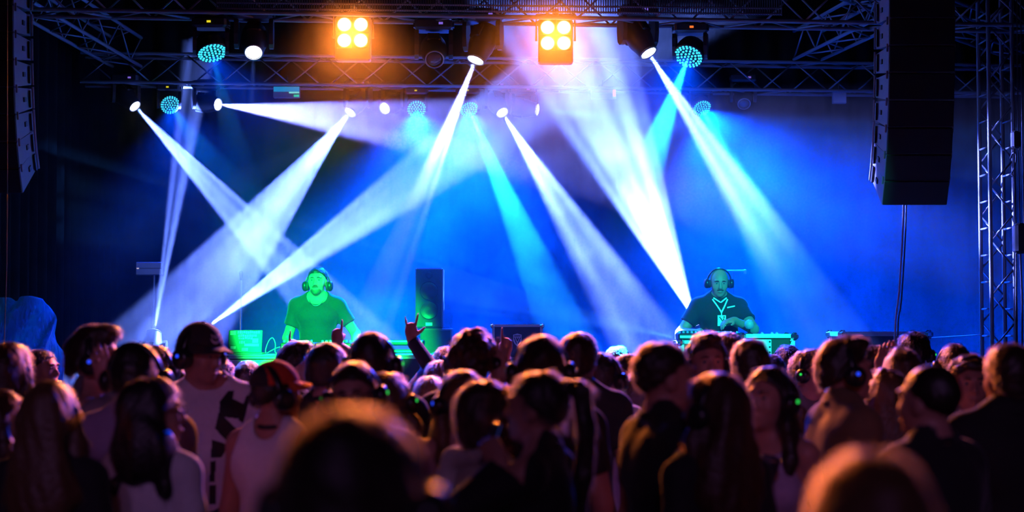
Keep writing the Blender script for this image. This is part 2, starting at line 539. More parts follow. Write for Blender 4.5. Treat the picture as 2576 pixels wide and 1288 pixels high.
# front truss
beam((638, 133), YF(638), (626, 420), 11.9, 5.0, 2500, 'moving head aimed straight down beside the bright orange blinder', gobo=None, col=(.1, .2, 1), size=1.1)
beam((1196, 152), YF(1196), (1000, 640), 12.5, 9.5, 300000, 'moving head next to the unlit one, beam crossing down over the stage', col=WL, gobo=1.2, size=1.1)
beam((1632, 134), YF(1632), (1985, 680), 12.4, 12, 260000, 'moving head with a violet display beside the cyan wash light', gobo=1.45, rot=.6, size=1.1)
moving_head((1093, 150), YF(1093), at(1115, 420, 11.5), 'unlit moving head hanging on the front truss', lit=False, size=1.1)
r_, a_ = beam((534, 133), YF(534), (600, 420), 12.4, 16, 4500, 'round cyan LED wash light with a yellow display on the front truss', led=True, gobo=None, col=CY)
spot('wash_lamp', a_, at(600, 420, 12.4), 95, BL, 300 * WASH, 1.0, parent=r_)
r_, a_ = beam((1732, 142), YF(1732), (1610, 470), 12.3, 13, 75000, 'round cyan LED wash light with a red and yellow display', led=True, gobo=None, col=CY, disp=E_RED)
spot('wash_lamp', a_, at(1610, 470, 12.3), 95, BL, 460 * WASH, 1.0, parent=r_)
# rear truss
beam((340, 268), YR(340), (690, 640), 15.9, 11.0, 90000, 'small rear moving head next to the black side drape', gobo=1.25, group=G_R)
beam((549, 263), YR(549), (1150, 335), 15.35, 14, 80000, 'small rear moving head throwing a flat beam across the stage', gobo=1.6, rot=.3, col=WL, group=G_R)
beam((880, 283), YR(880), (560, 690), 15.7, 18, 95000, 'small rear moving head below the bright orange blinder', gobo=2.6, rot=.9, group=G_R)
beam((967, 273), YR(967), (760, 380), 15.8, 6, 1800, 'small rear moving head seen edge on with a thin ray', gobo=2.0, group=G_R)
beam((1264, 284), YR(1264), (1560, 760), 15.3, 12, 140000, 'small rear moving head beaming down towards the bald DJ', gobo=1.5, rot=.2, group=G_R)
beam((1353, 276), YR(1353), (2050, 345), 16.4, 9, 14000, 'small rear moving head with flat split rays towards the lattice tower', gobo=3.0, col=(.05, .17, 1), rot=.5, group=G_R, floor_=.0)
for (px, py, tx, ty, tY, ang, pw, wpow, lab) in [
        (428, 264, 560, 460, 15.0, 12, 1100, 60, 'small rear cyan wash light between two moving heads on the dark side'),
        (1048, 274, 1120, 700, 14.4, 14, 1400, 1100, 'small rear cyan wash light with the dimmest cells'),
        (1180, 275, 1390, 770, 15.0, 9, 60000, 900, 'small rear cyan wash light with a wide pale beam below'),
        (1766, 272, 2020, 780, 15.0, 14, 16000, 1700, 'small rear cyan wash light crossed by a bright beam')]:
    r_, a_ = beam((px, py), YR(px), (tx, ty), tY, ang, pw, lab, led=True, gobo=None, col=CY, size=0.85, group='small wash lights on the rear truss',
                  disp=E_RED if px > 1700 else E_YEL)
    spot('wash_lamp', a_, at(px * .8 + 260 if px < 1700 else 2120, 1010, 15.7), 104, BL, wpow * WASH, 0.9, parent=r_)
for px, py, lab in ((1872, 262, 'unlit small moving head on the rear truss next to a cyan wash light'),):
    moving_head((px, py), YR(px), at(px + 60, 700, 15), lab, lit=False, group=G_R)
# floor lamps
beam((388, 836), 15.6, (446, 470), 16.4, 7, 70000, 'floor moving head standing beside the black side drape, aimed up', gobo=1.1, floor=True, size=1.0)
beam((522, 822), 16.0, (1120, 400), 15.9, 12.5, 120000, 'floor moving head hidden behind the man in a dark cap', gobo=1.5, rot=.4, floor=True, fall='Quadratic')
beam((1752, 812), 15.9, (1600, 470), 15.6, 24, 120000, 'floor moving head glaring behind the bald DJ', gobo=2.2, rot=.2, floor=True, floor_=.25, fall='Quadratic')
beam((1703, 850), 15.4, (1100, 720), 15.6, 12, 6000, 'floor moving head lying flat beside the chrome mixer', gobo=2.6, col=(.05, .25, 1), floor=True, size=.8)

# blinders
def blinder(cx, cy, label):
    Y = YF(cx) - 0.06
    c = at(cx, cy, Y)
    root = empty('blinder_light', c)
    body = MB().box((0, 0.06, -0.02), (0.275, 0.12, 0.345), bev=.012).build('housing', mat('blinder_housing', (0.16, 0.12, 0.09), 0.4, .2, noise=.1), root)
    for sx in (-1, 1):
        for sz in (-1, 1):
            p = (sx * 0.064, 0, sz * 0.062 + 0.025)
            MB().box((p[0], -.002, p[2]), (0.124, 0.006, 0.120), bev=.002).build('painted_glow_plate', mat('painted_glow_plate', (0.65, 0.26, 0.04), 0.35, noise=0.05), root)  # added orange plate, its colour stands in for glow on the housing
            MB().lathe([(0.060, 0.0), (0.060, -0.012), (0.054, -0.006)], 20, 'Y', p).build('reflector_rim', M_ALUD, root, True)
            MB().lathe([(0.052, -0.002), (0.050, -0.012), (0.038, -0.020), (0.018, -0.026), (0.002, -0.027)], 20, 'Y', p).build('lens', E_WARM, root, True)
    MB().tube([(-0.152, .06, -0.01), (-0.152, .06, .20), (0.152, .06, .20), (0.152, .06, -0.01)], 0.010, 6).build('yoke', M_BLACKM, root)
    MB().box((0, .06, .215), (0.05, 0.06, 0.06), bev=.01).build('clamp', M_ALUD, root)
    tag(root, label, 'stage light')
    spot('blinder_lamp', c + Vector((0, -0.06, 0.02)), (c.x * .75, 5.0, 1.3), 118, (1.0, 0.215, 0.025), 1700 * BLIND, 0.6, fall='Quadratic', soft=.12, parent=root)
blinder(887, 90, 'four-cell orange blinder lamp between moving heads, brighter orange')
blinder(1398, 97, 'four-cell orange blinder lamp beside a cable, opposite the unlit head')
# ------------------------------------------------------------------ smooth solids for bodies, clothes and hair
def axis(lo, hi, step, bands=()):
    """grid coordinates from lo to hi; bands = (lo, hi, finer step)"""
    c = [lo]
    while c[-1] < hi:
        s = step
        for (a, b, f) in bands:
            d = max(a - c[-1], c[-1] - b, 0)
            s = min(s, f + d * 0.45)
        c.append(c[-1] + s)
    return np.array(c, np.float32)
def V3(p):
    return np.array([p[0], p[1], p[2]], np.float32)
class Fld:
    def __init__(s, ax):
        s.ax = ax
        s.a = np.full(tuple(len(x) for x in ax), 0.5, np.float32)
    def block(s, lo, hi):
        sl = tuple(slice(max(0, int(np.searchsorted(x, l)) - 2), min(len(x), int(np.searchsorted(x, h)) + 2)) for x, l, h in zip(s.ax, lo, hi))
        if any(q.stop - q.start < 1 for q in sl):
            return None, None
        g = [s.ax[i][sl[i]] for i in range(3)]
        return sl, (g[0][:, None, None], g[1][None, :, None], g[2][None, None, :])
    @staticmethod
    def dist(pr, P, infl):
        k = pr[0]
        if k == 'e':
            _, c, r, R = pr
            r = r + infl
            d = [P[i] - c[i] for i in range(3)]
            if R is not None:
                d = [d[0] * R[0, j] + d[1] * R[1, j] + d[2] * R[2, j] for j in range(3)]
            k0 = np.sqrt((d[0] / r[0]) ** 2 + (d[1] / r[1]) ** 2 + (d[2] / r[2]) ** 2)
            k1 = np.sqrt((d[0] / r[0] ** 2) ** 2 + (d[1] / r[1] ** 2) ** 2 + (d[2] / r[2] ** 2) ** 2) + 1e-6
            return k0 * (k0 - 1) / k1
        _, a, b, ra, rb = pr
        ba = b - a
        L2 = float(ba @ ba) + 1e-9
        t = np.clip(((P[0] - a[0]) * ba[0] + (P[1] - a[1]) * ba[1] + (P[2] - a[2]) * ba[2]) / L2, 0, 1)
        dx = P[0] - a[0] - t * ba[0]; dy = P[1] - a[1] - t * ba[1]; dz = P[2] - a[2] - t * ba[2]
        return np.sqrt(dx * dx + dy * dy + dz * dz) - (ra + (rb - ra) * t + infl)
    @staticmethod
    def bbox(pr, m):
        if pr[0] == 'e':
            r = float(max(pr[2])) + m if pr[3] is not None else pr[2] + m
            return pr[1] - r, pr[1] + r
        r = max(pr[3], pr[4]) + m
        return np.minimum(pr[1], pr[2]) - r, np.maximum(pr[1], pr[2]) + r
    def add(s, pr, k=0.02, infl=0.0):
        lo, hi = s.bbox(pr, k + infl + 0.03)
        sl, P = s.block(lo, hi)
        if sl is None: return s
        d = s.dist(pr, P, infl)
        a = s.a[sl]
        h = np.clip(0.5 + 0.5 * (a - d) / k, 0, 1)
        s.a[sl] = a * (1 - h) + d * h - k * h * (1 - h)
        return s
    def cut(s, pr, k=0.008, infl=0.0):
        lo, hi = s.bbox(pr, k + infl + 0.03)
        sl, P = s.block(lo, hi)
        if sl is None: return s
        d = -s.dist(pr, P, infl)
        a = s.a[sl]
        h = np.clip(0.5 - 0.5 * (a - d) / k, 0, 1)
        s.a[sl] = a * (1 - h) + d * h + k * h * (1 - h)
        return s
    def plane(s, p, n, lo=None, hi=None):
        """remove what lies on the side n points to, inside the box lo..hi"""
        sl, P = s.block(lo if lo is not None else (-9,) * 3, hi if hi is not None else (9,) * 3)
        if sl is None: return s
        d = (P[0] - p[0]) * n[0] + (P[1] - p[1]) * n[1] + (P[2] - p[2]) * n[2]
        s.a[sl] = np.maximum(s.a[sl], d)
        return s
    def surface(s):
        A = s.a
        A[0] = A[-1] = 0.5; A[:, 0] = A[:, -1] = 0.5; A[:, :, 0] = A[:, :, -1] = 0.5
        ins = A < 0
        nx, ny, nz = A.shape
        cnt = np.zeros((nx - 1, ny - 1, nz - 1), np.int8)
        offs = [(i, j, k) for i in (0, 1) for j in (0, 1) for k in (0, 1)]
        for (i, j, k) in offs:
            cnt += ins[i:nx - 1 + i, j:ny - 1 + j, k:nz - 1 + k]
        I, J, K = np.nonzero((cnt > 0) & (cnt < 8))
        vid = np.full(cnt.shape, -1, np.int32)
        vid[I, J, K] = np.arange(len(I))
        val = [A[I + i, J + j, K + k] for (i, j, k) in offs]
        X, Y, Z = s.ax
        px = [X[I], X[I + 1]]; py = [Y[J], Y[J + 1]]; pz = [Z[K], Z[K + 1]]
        acc = np.zeros((len(I), 3), np.float32); num = np.zeros(len(I), np.float32)
        for a in range(8):
            for b in range(a + 1, 8):
                oa, ob = offs[a], offs[b]
                if sum(x != y for x, y in zip(oa, ob)) != 1: continue
                m = (val[a] < 0) != (val[b] < 0)
                t = val[a] / (val[a] - val[b] + 1e-12)
                q = np.stack([px[oa[0]] + (px[ob[0]] - px[oa[0]]) * t, py[oa[1]] + (py[ob[1]] - py[oa[1]]) * t, pz[oa[2]] + (pz[ob[2]] - pz[oa[2]]) * t], 1)
                acc[m] += q[m]; num[m] += 1
        v = acc / np.maximum(num, 1)[:, None]
        quads = []
        for ax_ in range(3):
            sa = [slice(None)] * 3; sb = [slice(None)] * 3
            sa[ax_] = slice(0, -1); sb[ax_] = slice(1, None)
            a = ins[tuple(sa)]; b = ins[tuple(sb)]
            i, j, k = np.nonzero(a != b)
            f = a[i, j, k]
            o1, o2 = [(1, 2), (2, 0), (0, 1)][ax_]
            base = [i, j, k]
            def cell(d1, d2):
                c = [x.copy() for x in base]
                c[o1] -= d1; c[o2] -= d2
                return vid[c[0], c[1], c[2]]
            q = np.stack([cell(1, 1), cell(0, 1), cell(0, 0), cell(1, 0)], 1)
            q[~f] = q[~f][:, ::-1]
            quads.append(q)
        return v, np.concatenate(quads)
def np_mesh(name, v, q, material):
    me = bpy.data.meshes.new(name)
    me.vertices.add(len(v)); me.vertices.foreach_set('co', np.ascontiguousarray(v, np.float32).ravel())
    me.loops.add(q.size); me.loops.foreach_set('vertex_index', np.ascontiguousarray(q, np.int32).ravel())
    me.polygons.add(len(q)); me.polygons.foreach_set('loop_start', np.arange(0, q.size, 4, dtype=np.int32))
    me.update(calc_edges=True)
    me.materials.append(material)
    me.shade_smooth()
    return me
def vnormals(v, q):
    n = np.cross(v[q[:, 2]] - v[q[:, 0]], v[q[:, 3]] - v[q[:, 1]])
    o = np.zeros_like(v)
    for i in range(4):
        np.add.at(o, q[:, i], n)
    return o / (np.linalg.norm(o, axis=1, keepdims=True) + 1e-9)

# ------------------------------------------------------------------ people
def skin_mat(name, col):
    return mat(name, col, 0.5, noise=0.08, nscale=30)
SKIN = [skin_mat('skin_fair', (0.46, 0.22, 0.17)), skin_mat('skin_tan', (0.38, 0.18, 0.12)), skin_mat('skin_pale', (0.55, 0.30, 0.24))]
HAIRC = {'black': (0.008, 0.006, 0.006), 'brown': (0.024, 0.012, 0.007), 'dark': (0.012, 0.008, 0.006), 'auburn': (0.042, 0.015, 0.007), 'blond': (0.22, 0.13, 0.055), 'light': (0.10, 0.05, 0.022)}
def hair_mat(c):
    return mat('hair_' + c, HAIRC[c], 0.42, noise=0.4, nscale=60, bump=0.5)
def strand_mat(c):
    k = 'strand_' + c
    if k not in MATS:
        m = bpy.data.materials.new(k); m.use_nodes = True
        nt = m.node_tree; nt.nodes.clear()
        o = nt.nodes.new('ShaderNodeOutputMaterial'); h = nt.nodes.new('ShaderNodeBsdfHairPrincipled')
        h.parametrization = 'COLOR'
        h.inputs['Color'].default_value = (*[min(1, x * 1.7 + .012) for x in HAIRC[c]], 1)
        h.inputs['Roughness'].default_value = 0.35
        h.inputs['Radial Roughness'].default_value = 0.5
        nt.links.new(h.outputs[0], o.inputs[0])
        MATS[k] = m
    return MATS[k]
CLOTH = {}
def cloth(name, col, rough=0.85):
    return mat('cloth_' + name, col, rough, noise=0.12, nscale=45, bump=0.25, sheen=0.15)
M_HP = mat('headphone_plastic', (0.014, 0.014, 0.017), 0.28, noise=0.2, nscale=20)
M_CUSH = mat('headphone_cushion', (0.02, 0.02, 0.022), 0.7, noise=0.2, nscale=40)
LEDM = {'g': emis('green_headphone_light', (0.03, 1.0, 0.12), 0.9), 'b': emis('blue_headphone_light', (0.015, 0.06, 1.0), 1.3), 'w': mat('painted_headphone_glint', (0.7, 0.7, 0.7), 0.25, 0.6)}  # the pale disc imitates a reflection on the ear cup, no lamp

# shared headphone meshes, head-centred: x across the ears, z up
_hb = MB()
arc = [(-0.098 * math.cos(a), -0.004, 0.118 * math.sin(a) - .01) for a in [(-0.10 + k * (PI + 0.20) / 18) for k in range(19)]]
_v = []; _f = []
for i, p in enumerate(arc):
    p = Vector(p); nrm = Vector((p.x / .098, 0, (p.z + .01) / .118)).normalized()
    for (dy, dn) in ((-.013, 0), (.013, 0), (.013, .008), (.006, .011), (-.006, .011), (-.013, .008)):
        q = p + nrm * dn
        _v.append((q.x, q.y + dy, q.z))
for i in range(len(arc) - 1):
    for k in range(6):
        _f.append((i * 6 + k, i * 6 + (k + 1) % 6, (i + 1) * 6 + (k + 1) % 6, (i + 1) * 6 + k))
_f += [(5, 4, 3, 2, 1, 0), tuple((len(arc) - 1) * 6 + k for k in range(6))]
ME_BAND = MB().add(_v, _f).mesh('headband'); ME_BAND.materials.append(M_HP); ME_BAND.shade_smooth()
ME_CUP = MB().lathe([(0.030, 0.0), (0.041, 0.004), (0.044, 0.014), (0.043, 0.026), (0.036, 0.036), (0.024, 0.041), (0.004, 0.042)], 18, 'X').mesh('ear_cup')
ME_CUP.materials.append(M_HP); ME_CUP.shade_smooth()
ME_CUS = MB().lathe([(0.026, -0.016), (0.036, -0.014), (0.040, -0.006), (0.037, 0.004)], 18, 'X').mesh('ear_cushion')
ME_CUS.materials.append(M_CUSH); ME_CUS.shade_smooth()
_LD = {}
def led_mesh(c):
    if c not in _LD:
        me = MB().lathe([(0.0075, 0.038), (0.007, 0.0445), (0.001, 0.046)], 10, 'X').mesh('led_or_painted_glint')
        me.materials.append(LEDM[c]); _LD[c] = me
    return _LD[c]

def unit(a):
    a = np.asarray(a, np.float32)
    return a / (np.linalg.norm(a) + 1e-9)
def ik(S, T, a, b, pole):
    """elbow between shoulder S and wrist T, bent towards pole"""
    d = T - S
    L = float(np.linalg.norm(d))
    if L > (a + b) * .995:
        T = S + d / L * (a + b) * .995; d = T - S; L = float(np.linalg.norm(d))
    u = d / L
    x = (a * a - b * b + L * L) / (2 * L)
    h = math.sqrt(max(a * a - x * x, 0.0))
    p = np.asarray(pole, np.float32) - S
    p = unit(p - u * float(p @ u))
    return S + u * x + p * h, T
def hand_prims(Wp, D, N, side, pose, out):
    """palm, four fingers and a thumb from wrist Wp along D; N = where the palm faces; side = +1 when the thumb lies towards D x N"""
    D = unit(D); N = unit(N - D * float(N @ D)); A = np.cross(D, N) * side        # A points to the thumb side
    R = np.stack([A, D, N], 1)
    out.append((('e', Wp + D * 0.052, np.array([0.043, 0.058, 0.019], np.float32), R), 0.012, 'hand'))
    out.append((('c', Wp - D * 0.02, Wp + D * 0.03, 0.025, 0.027), 0.015, 'hand'))
    curl = {'relaxed': (0.5, 0.6, 0.65, 0.7), 'point': (0.0, 2.0, 2.05, 2.1), 'horns': (0.0, 2.0, 2.0, 0.05), 'open': (0.05, 0.0, 0.05, 0.1), 'grip': (1.0, 1.1, 1.15, 1.2), 'flat': (0.2, 0.2, 0.2, 0.25)}[pose]
    spread = {'open': 0.12, 'horns': 0.22}.get(pose, 0.03)
    for i, (off, L, r) in enumerate(((0.030, 0.074, 0.0095), (0.010, 0.082, 0.0098), (-0.010, 0.076, 0.0094), (-0.029, 0.060, 0.0082))):
        b0 = Wp + D * (0.097 - 0.004 * abs(i - 1)) + A * off
        dirn = unit(D + A * (off / 0.03) * spread)
        c = curl[i]
        p = b0; ang = 0.0
        for sgm, (fr, cf) in enumerate(((0.45, 0.75), (0.32, 1.0), (0.23, 0.6))):
            ang += c * cf
            q = p + (dirn * math.cos(ang) + N * math.sin(ang)) * (L * fr)
            out.append((('c', p, q, r * (1 - .08 * sgm), r * (.92 - .08 * sgm)), 0.004, 'hand'))
            p = q
    t0 = Wp + D * 0.028 + A * 0.030
    if pose in ('point', 'grip', 'horns'):
        t1 = t0 + unit(D * .8 + A * .35 + N * .6) * 0.042; t2 = t1 + unit(D * .5 - A * .55 + N * .55) * 0.036
        if pose == 'horns': t1 = t0 + unit(D * .5 + A * .8 + N * .3) * 0.042; t2 = t1 + unit(D * .6 + A * .6) * 0.036
    else:
        t1 = t0 + unit(D * .7 + A * .7 + N * .25) * 0.042; t2 = t1 + unit(D * .9 + A * .35 + N * .15) * 0.034
    out.append((('c', t0, t1, 0.014, 0.0115), 0.010, 'hand')); out.append((('c', t1, t2, 0.0115, 0.0085), 0.004, 'hand'))

def noise3(p, f, seed):
    r = np.random.RandomState(seed)
    o = np.zeros(len(p), np.float32)
    for _ in range(7):
        k = r.normal(size=3) * f; o += np.sin(p @ k + r.uniform(0, 6.28))
    return o / 7

def strands(name, v, nrm, material, parent, rng, count, length, droop, spread, topz=None):
    idx = rng.randint(0, len(v), count)
    p = v[idx] - nrm[idx] * 0.006
    n = nrm[idx]
    g = np.array([0, 0, -1], np.float32)
    tang = g - n * (n @ g)[:, None]
    tang /= (np.linalg.norm(tang, axis=1, keepdims=True) + 1e-6)
    d = n * spread + tang * droop + rng.normal(size=(count, 3)).astype(np.float32) * 0.16
    d /= np.linalg.norm(d, axis=1, keepdims=True)
    L = length * rng.uniform(.5, 1.2, (count, 1)).astype(np.float32)
    p1 = p + d * L * .5
    p2 = p1 + (d * .7 + tang * .5 * droop + g * .25) * L * .5
    pts = np.stack([p, p1, p2], 1).reshape(-1, 3)
    hc = bpy.data.hair_curves.new(name)
    hc.add_curves([3] * count)
    hc.attributes['position'].data.foreach_set('vector', np.ascontiguousarray(pts, np.float32).ravel())
    ra = hc.attributes.get('radius') or hc.attributes.new('radius', 'FLOAT', 'POINT')
    ra.data.foreach_set('value', np.tile(np.array([0.00045, 0.0004, 0.00015], np.float32), count))
    hc.materials.append(material)
    o = bpy.data.objects.new(name, hc)
    COL.objects.link(o)
    o.parent = parent
    return o

def person(px, py, s, fa, label, sex='m', hair='short', hc='dark', top='tee', tc=('black', (0.012, 0.012, 0.013)), hp=None, hy=0.0, hpitch=0.0, hroll=0.0,
           arms=None, skin=0, cap=None, seed=None, Y=None, z0=0.0, fine=0.0, group='audience members', strandn=2200, extra=None, face=False, legs=True, bulk=1.0, lower=('denim', (0.03, 0.035, 0.06)), ctop=1.765, name='person', neck=0.0, hoff=(0.0, 0.0), ledside=(-1, 1), hairlen=None):
    """px, py = photo pixel of the top of the head; s = pixels per metre there; fa = facing, degrees clockwise from 'towards the stage'"""
    seed = seed if seed is not None else int(px * 7 + py)
    rng = np.random.RandomState(seed)
    Y = Y or F / s
    tp = at(px, py, Y)
    k = (tp.z - z0) / ctop
    rz = -math.radians(fa)
    Rw = Matrix.Rotation(rz, 3, 'Z')
    origin = Vector((tp.x, tp.y, z0)) - Rw @ Vector((hoff[0], hoff[1], 0)) * k
    def loc(p):
        return V3((Rw.inverted() @ (Vector(p) - origin)) / k)
    male = sex == 'm'
    sw = 0.172 if male else 0.150
    sw *= (0.9 + 0.1 * bulk)
    P = []
    A = lambda pr, kk, tg: P.append((pr, kk, tg))
    E = lambda c, r, R=None: ('e', V3(c), V3(r), R)
    C = lambda a, b, ra, rb: ('c', V3(a), V3(b), ra, rb)
    bk = bulk
    # torso
    A(E((0, 0.0, 1.29), (sw * .90, 0.108 * bk, 0.20)), 0.05, 'torso')
    A(E((0, 0.008 if male else 0, 1.08), ((0.140 if male else 0.118) * bk, 0.100 * bk, 0.17)), 0.07, 'torso')
    A(E((0, -0.012, 0.93), (0.163 * (.9 + .1 * bk) if male else 0.170, 0.118 * bk, 0.13)), 0.06, 'torso')
    if not male:
        for sx in (-1, 1):
            A(E((sx * 0.072, 0.085, 1.265), (0.062, 0.055, 0.060)), 0.04, 'torso')
    else:
        for sx in (-1, 1):
            A(E((sx * 0.080, 0.062, 1.335), (0.085, 0.050, 0.065)), 0.05, 'torso')
            A(E((sx * 0.085, -0.070, 1.34), (0.080, 0.045, 0.10)), 0.05, 'torso')
    for sx in (-1, 1):
        A(C((sx * sw * .80, -0.012, 1.432), (sx * 0.03, -0.015, 1.515), 0.050 if male else .040, 0.045 if male else .036), 0.045, 'torso')
        A(E((sx * sw, -0.008, 1.415), (0.058 if male else 0.048, 0.060 if male else .05, 0.062 if male else .052)), 0.04, 'uparm')
    # head, turned about the neck
    piv = Vector((0, -0.012, 1.53))
    Rh = (Matrix.Rotation(-math.radians(hy), 3, 'Z') @ Matrix.Rotation(math.radians(hpitch), 3, 'X') @ Matrix.Rotation(math.radians(hroll), 3, 'Y'))
    Rn = np.array([list(r) for r in Rh], np.float32)
    hov = Vector((hoff[0], hoff[1], 0))
    H = lambda c: V3(Rh @ (Vector(c) - piv) + piv + hov)
    HE = lambda c, r: ('e', H(c), V3(r), Rn)
    HCc = lambda a, b, ra, rb: ('c', H(a), H(b), ra, rb)
    A(C((hoff[0] * .3, -0.018 + hoff[1] * .3, 1.44), (hoff[0], -0.008 + hoff[1], 1.58), 0.058 if male else 0.047, 0.053 if male else 0.044), 0.035, 'neck')
    hw = 1.0 if male else 0.95
    A(HE((0, -0.014, 1.660), (0.0755 * hw, 0.096, 0.092)), 0.02, 'head')
    A(HE((0, 0.030, 1.620), (0.066 * hw, 0.066, 0.090)), 0.03, 'head')
    A(HE((0, 0.048, 1.562), (0.046 * hw if male else 0.040, 0.046, 0.042)), 0.03, 'head')
    A(HE((0, 0.080, 1.538), (0.020, 0.016, 0.014)), 0.02, 'head')
    A(HCc((0, 0.094, 1.650), (0, 0.112, 1.612), 0.008, 0.0125), 0.010, 'head')
    for sx in (-1, 1):
        A(HE((sx * 0.012, 0.106, 1.606), (0.009, 0.010, 0.008)), 0.008, 'head')
        A(HE((sx * 0.074 * hw, -0.006, 1.622), (0.011, 0.022, 0.034)), 0.008, 'head')
        A(HE((sx * 0.030, 0.087, 1.668), (0.026, 0.012, 0.008)), 0.012, 'head')
        A(HE((sx * 0.040 * hw, 0.062, 1.605), (0.022, 0.026, 0.022)), 0.02, 'head')
    A(HE((0, 0.096, 1.574), (0.024, 0.010, 0.0065)), 0.006, 'head')
    A(HE((0, 0.094, 1.563), (0.020, 0.010, 0.0075)), 0.006, 'head')
    # arms
    arms = arms or {}
    bands_h = []
    hands = {}
    for sx, nm in ((-1, 'L'), (1, 'R')):
        S = V3((sx * sw, -0.008, 1.415))
        spec = arms.get(nm)
        if spec is None:
            j = rng.uniform(-.02, .02, 3)
            Ep = V3((sx * (sw + 0.055) + j[0], -0.03 + j[1], 1.135)); Wp = V3((sx * (sw + 0.045), 0.055 + j[2], 0.89))
            pose = 'relaxed'; D = unit(Wp - Ep); N = V3((-sx, 0.2, 0))
        else:
            T = loc(spec['w']) if not isinstance(spec['w'], tuple) else V3(spec['w'])
            pole = V3(spec.get('pole', (sx * .6, -.1, .9)))
            Ep, Wp = ik(S, T, 0.285, 0.255, pole)
            pose = spec.get('pose', 'relaxed')
            D = unit(V3(spec['d'])) if 'd' in spec else unit(Wp - Ep)
            N = V3(spec.get('n', (-sx, .2, 0)))
            if spec.get('fine', True):
                bands_h.append(Wp + D * 0.09)
        r1, r2, r3 = (0.052, 0.041, 0.029) if male else (0.041, 0.034, 0.024)
        r1 *= bk; r2 *= bk
        A(C(S, Ep, r1, r2), 0.03, 'uparm')
        A(C(Ep, Wp, r2 * 1.02, r3), 0.02, 'forearm')
        hp_ = []
        # the thumb is on the side the palm normal and the hand direction give for this hand
        hand_prims(Wp, D, N, -sx if nm == 'L' else -sx, pose, hp_)
        P += hp_
        hands[nm] = (S, Ep, Wp, D, N)
    # legs
    LP = []
    for sx in (-1, 1):
        LP.append((C((sx * 0.085, -0.01, 0.90), (sx * 0.095, 0.0, 0.50), 0.088, 0.058), 0.04))
        LP.append((C((sx * 0.095, 0.0, 0.50), (sx * 0.10, -0.02, 0.09), 0.056, 0.040), 0.03))
        LP.append((C((sx * 0.10, -0.03, 0.045), (sx * 0.115, 0.13, 0.038), 0.042, 0.036), 0.03))
    # grids
    rs = min(1.5, max(1.0, 600 / s)) if not fine else 1.0
    hs = (0.0095 - fine * .003) * rs
    ts = (0.023 - fine * .013) * rs
    ztop = 1.80
    bx = [(-0.10 + hoff[0], 0.10 + hoff[0], hs)]; by = [(-0.14 + hoff[1], 0.13 + hoff[1], hs)]; bz = [(1.50, 1.80, hs), (0.82, 1.5, ts)]
    allp = np.array([p[0][1] for p in P] + [p[0][2] for p in P if p[0][0] == 'c'])
    lo = allp.min(0) - 0.14; hi = allp.max(0) + 0.14
    for c in bands_h:
        for bl, i in ((bx, 0), (by, 1), (bz, 2)):
            bl.append((float(c[i]) - 0.10, float(c[i]) + 0.10, 0.0085))
    axs = (axis(min(lo[0], -.30), max(hi[0], .30), ts, bx), axis(min(lo[1], -.22), max(hi[1], .24), ts, by), axis(-0.02 if legs else .78, max(float(hi[2]), 1.84), 0.034, bz))
    fb = Fld(axs)
    for (pr, kk, tg) in P:
        fb.add(pr, kk)
    for sx in (-1, 1):                      # eye sockets
        fb.cut(HE((sx * 0.031, 0.104, 1.645), (0.017, 0.015, 0.0085)), 0.012)
    if legs:
        for pr, kk in LP: fb.add(pr, kk)
    v, q = fb.surface()
    body = link(name, np_mesh(name, v, q, SKIN[skin]))
    body.location = origin
    body.rotation_euler = (0, 0, rz)
    body.scale = (k, k, k)
    tag(body, label, 'person', group)
    # eyes and brows on faces
    if face:
        for sx in (-1, 1):
            c = H((sx * 0.031, 0.0800, 1.645))
            MB().lathe([(0.0005, 0.011), (0.006, 0.0095), (0.0105, 0.004), (0.0105, -0.004), (0.006, -0.0095), (0.0005, -0.011)], 10, 'Y', c).build('eye', mat('eye_white', (0.24, 0.22, 0.21), 0.3), body, True)
            c2 = H((sx * 0.031, 0.0908, 1.644))
            MB().lathe([(0.0052, 0.0), (0.0045, 0.0012), (0.0005, 0.0016)], 8, 'Y', c2).build('iris', mat('eye_iris', (0.02, 0.015, 0.012), 0.2), body, True)
            MB().tube([H((sx * 0.014, 0.0985, 1.666)), H((sx * 0.030, 0.0995, 1.669)), H((sx * 0.048, 0.087, 1.663))], [0.0035, 0.0042, 0.002], 6).build('eyebrow', hair_mat('dark'), body, True)
        MB().tube([H((-0.022, 0.098, 1.5685)), H((-0.008, 0.1055, 1.570)), H((0.008, 0.1055, 1.570)), H((0.022, 0.098, 1.5685))], [.002, .0045, .0045, .002], 6).build('lips', mat('lip_skin', (0.42, 0.17, 0.14), 0.45), body, True)
    # shirt
    style = top
    fs = Fld(axs)
    infl = 0.013 if style != 'jacket' else 0.022
    for (pr, kk, tg) in P:
        if tg == 'torso': fs.add(pr, kk, infl)
        elif tg == 'uparm' and style == 'jacket': fs.add(pr, max(kk, .03), infl + .004)
        elif tg == 'forearm' and style == 'jacket': fs.add(pr, kk, .014)
    if style in ('tee', 'polo'):
        for nm in 'LR':
            S, Ep, Wp, D, N = hands[nm]
            u = unit(Ep - S); L = float(np.linalg.norm(Ep - S))
            fa_ = Fld(axs)
            fa_.add(('e', S, V3((.058, .060, .062)) if male else V3((.048, .05, .052)), None), .03, infl + .004)
            fa_.add(('c', S, Ep, r1, r2 * 1.12), .03, infl + .006)
            fa_.plane(S + u * L * .62, u)
            h = np.clip(0.5 + 0.5 * (fs.a - fa_.a) / .04, 0, 1)
            fs.a = fs.a * (1 - h) + fa_.a * h - .04 * h * (1 - h)
    if style == 'tank':
        for sx in (-1, 1):
            fs.cut(('e', V3((sx * (sw + .035), -.005, 1.40)), V3((0.075, 0.13, 0.13)), None), .01)
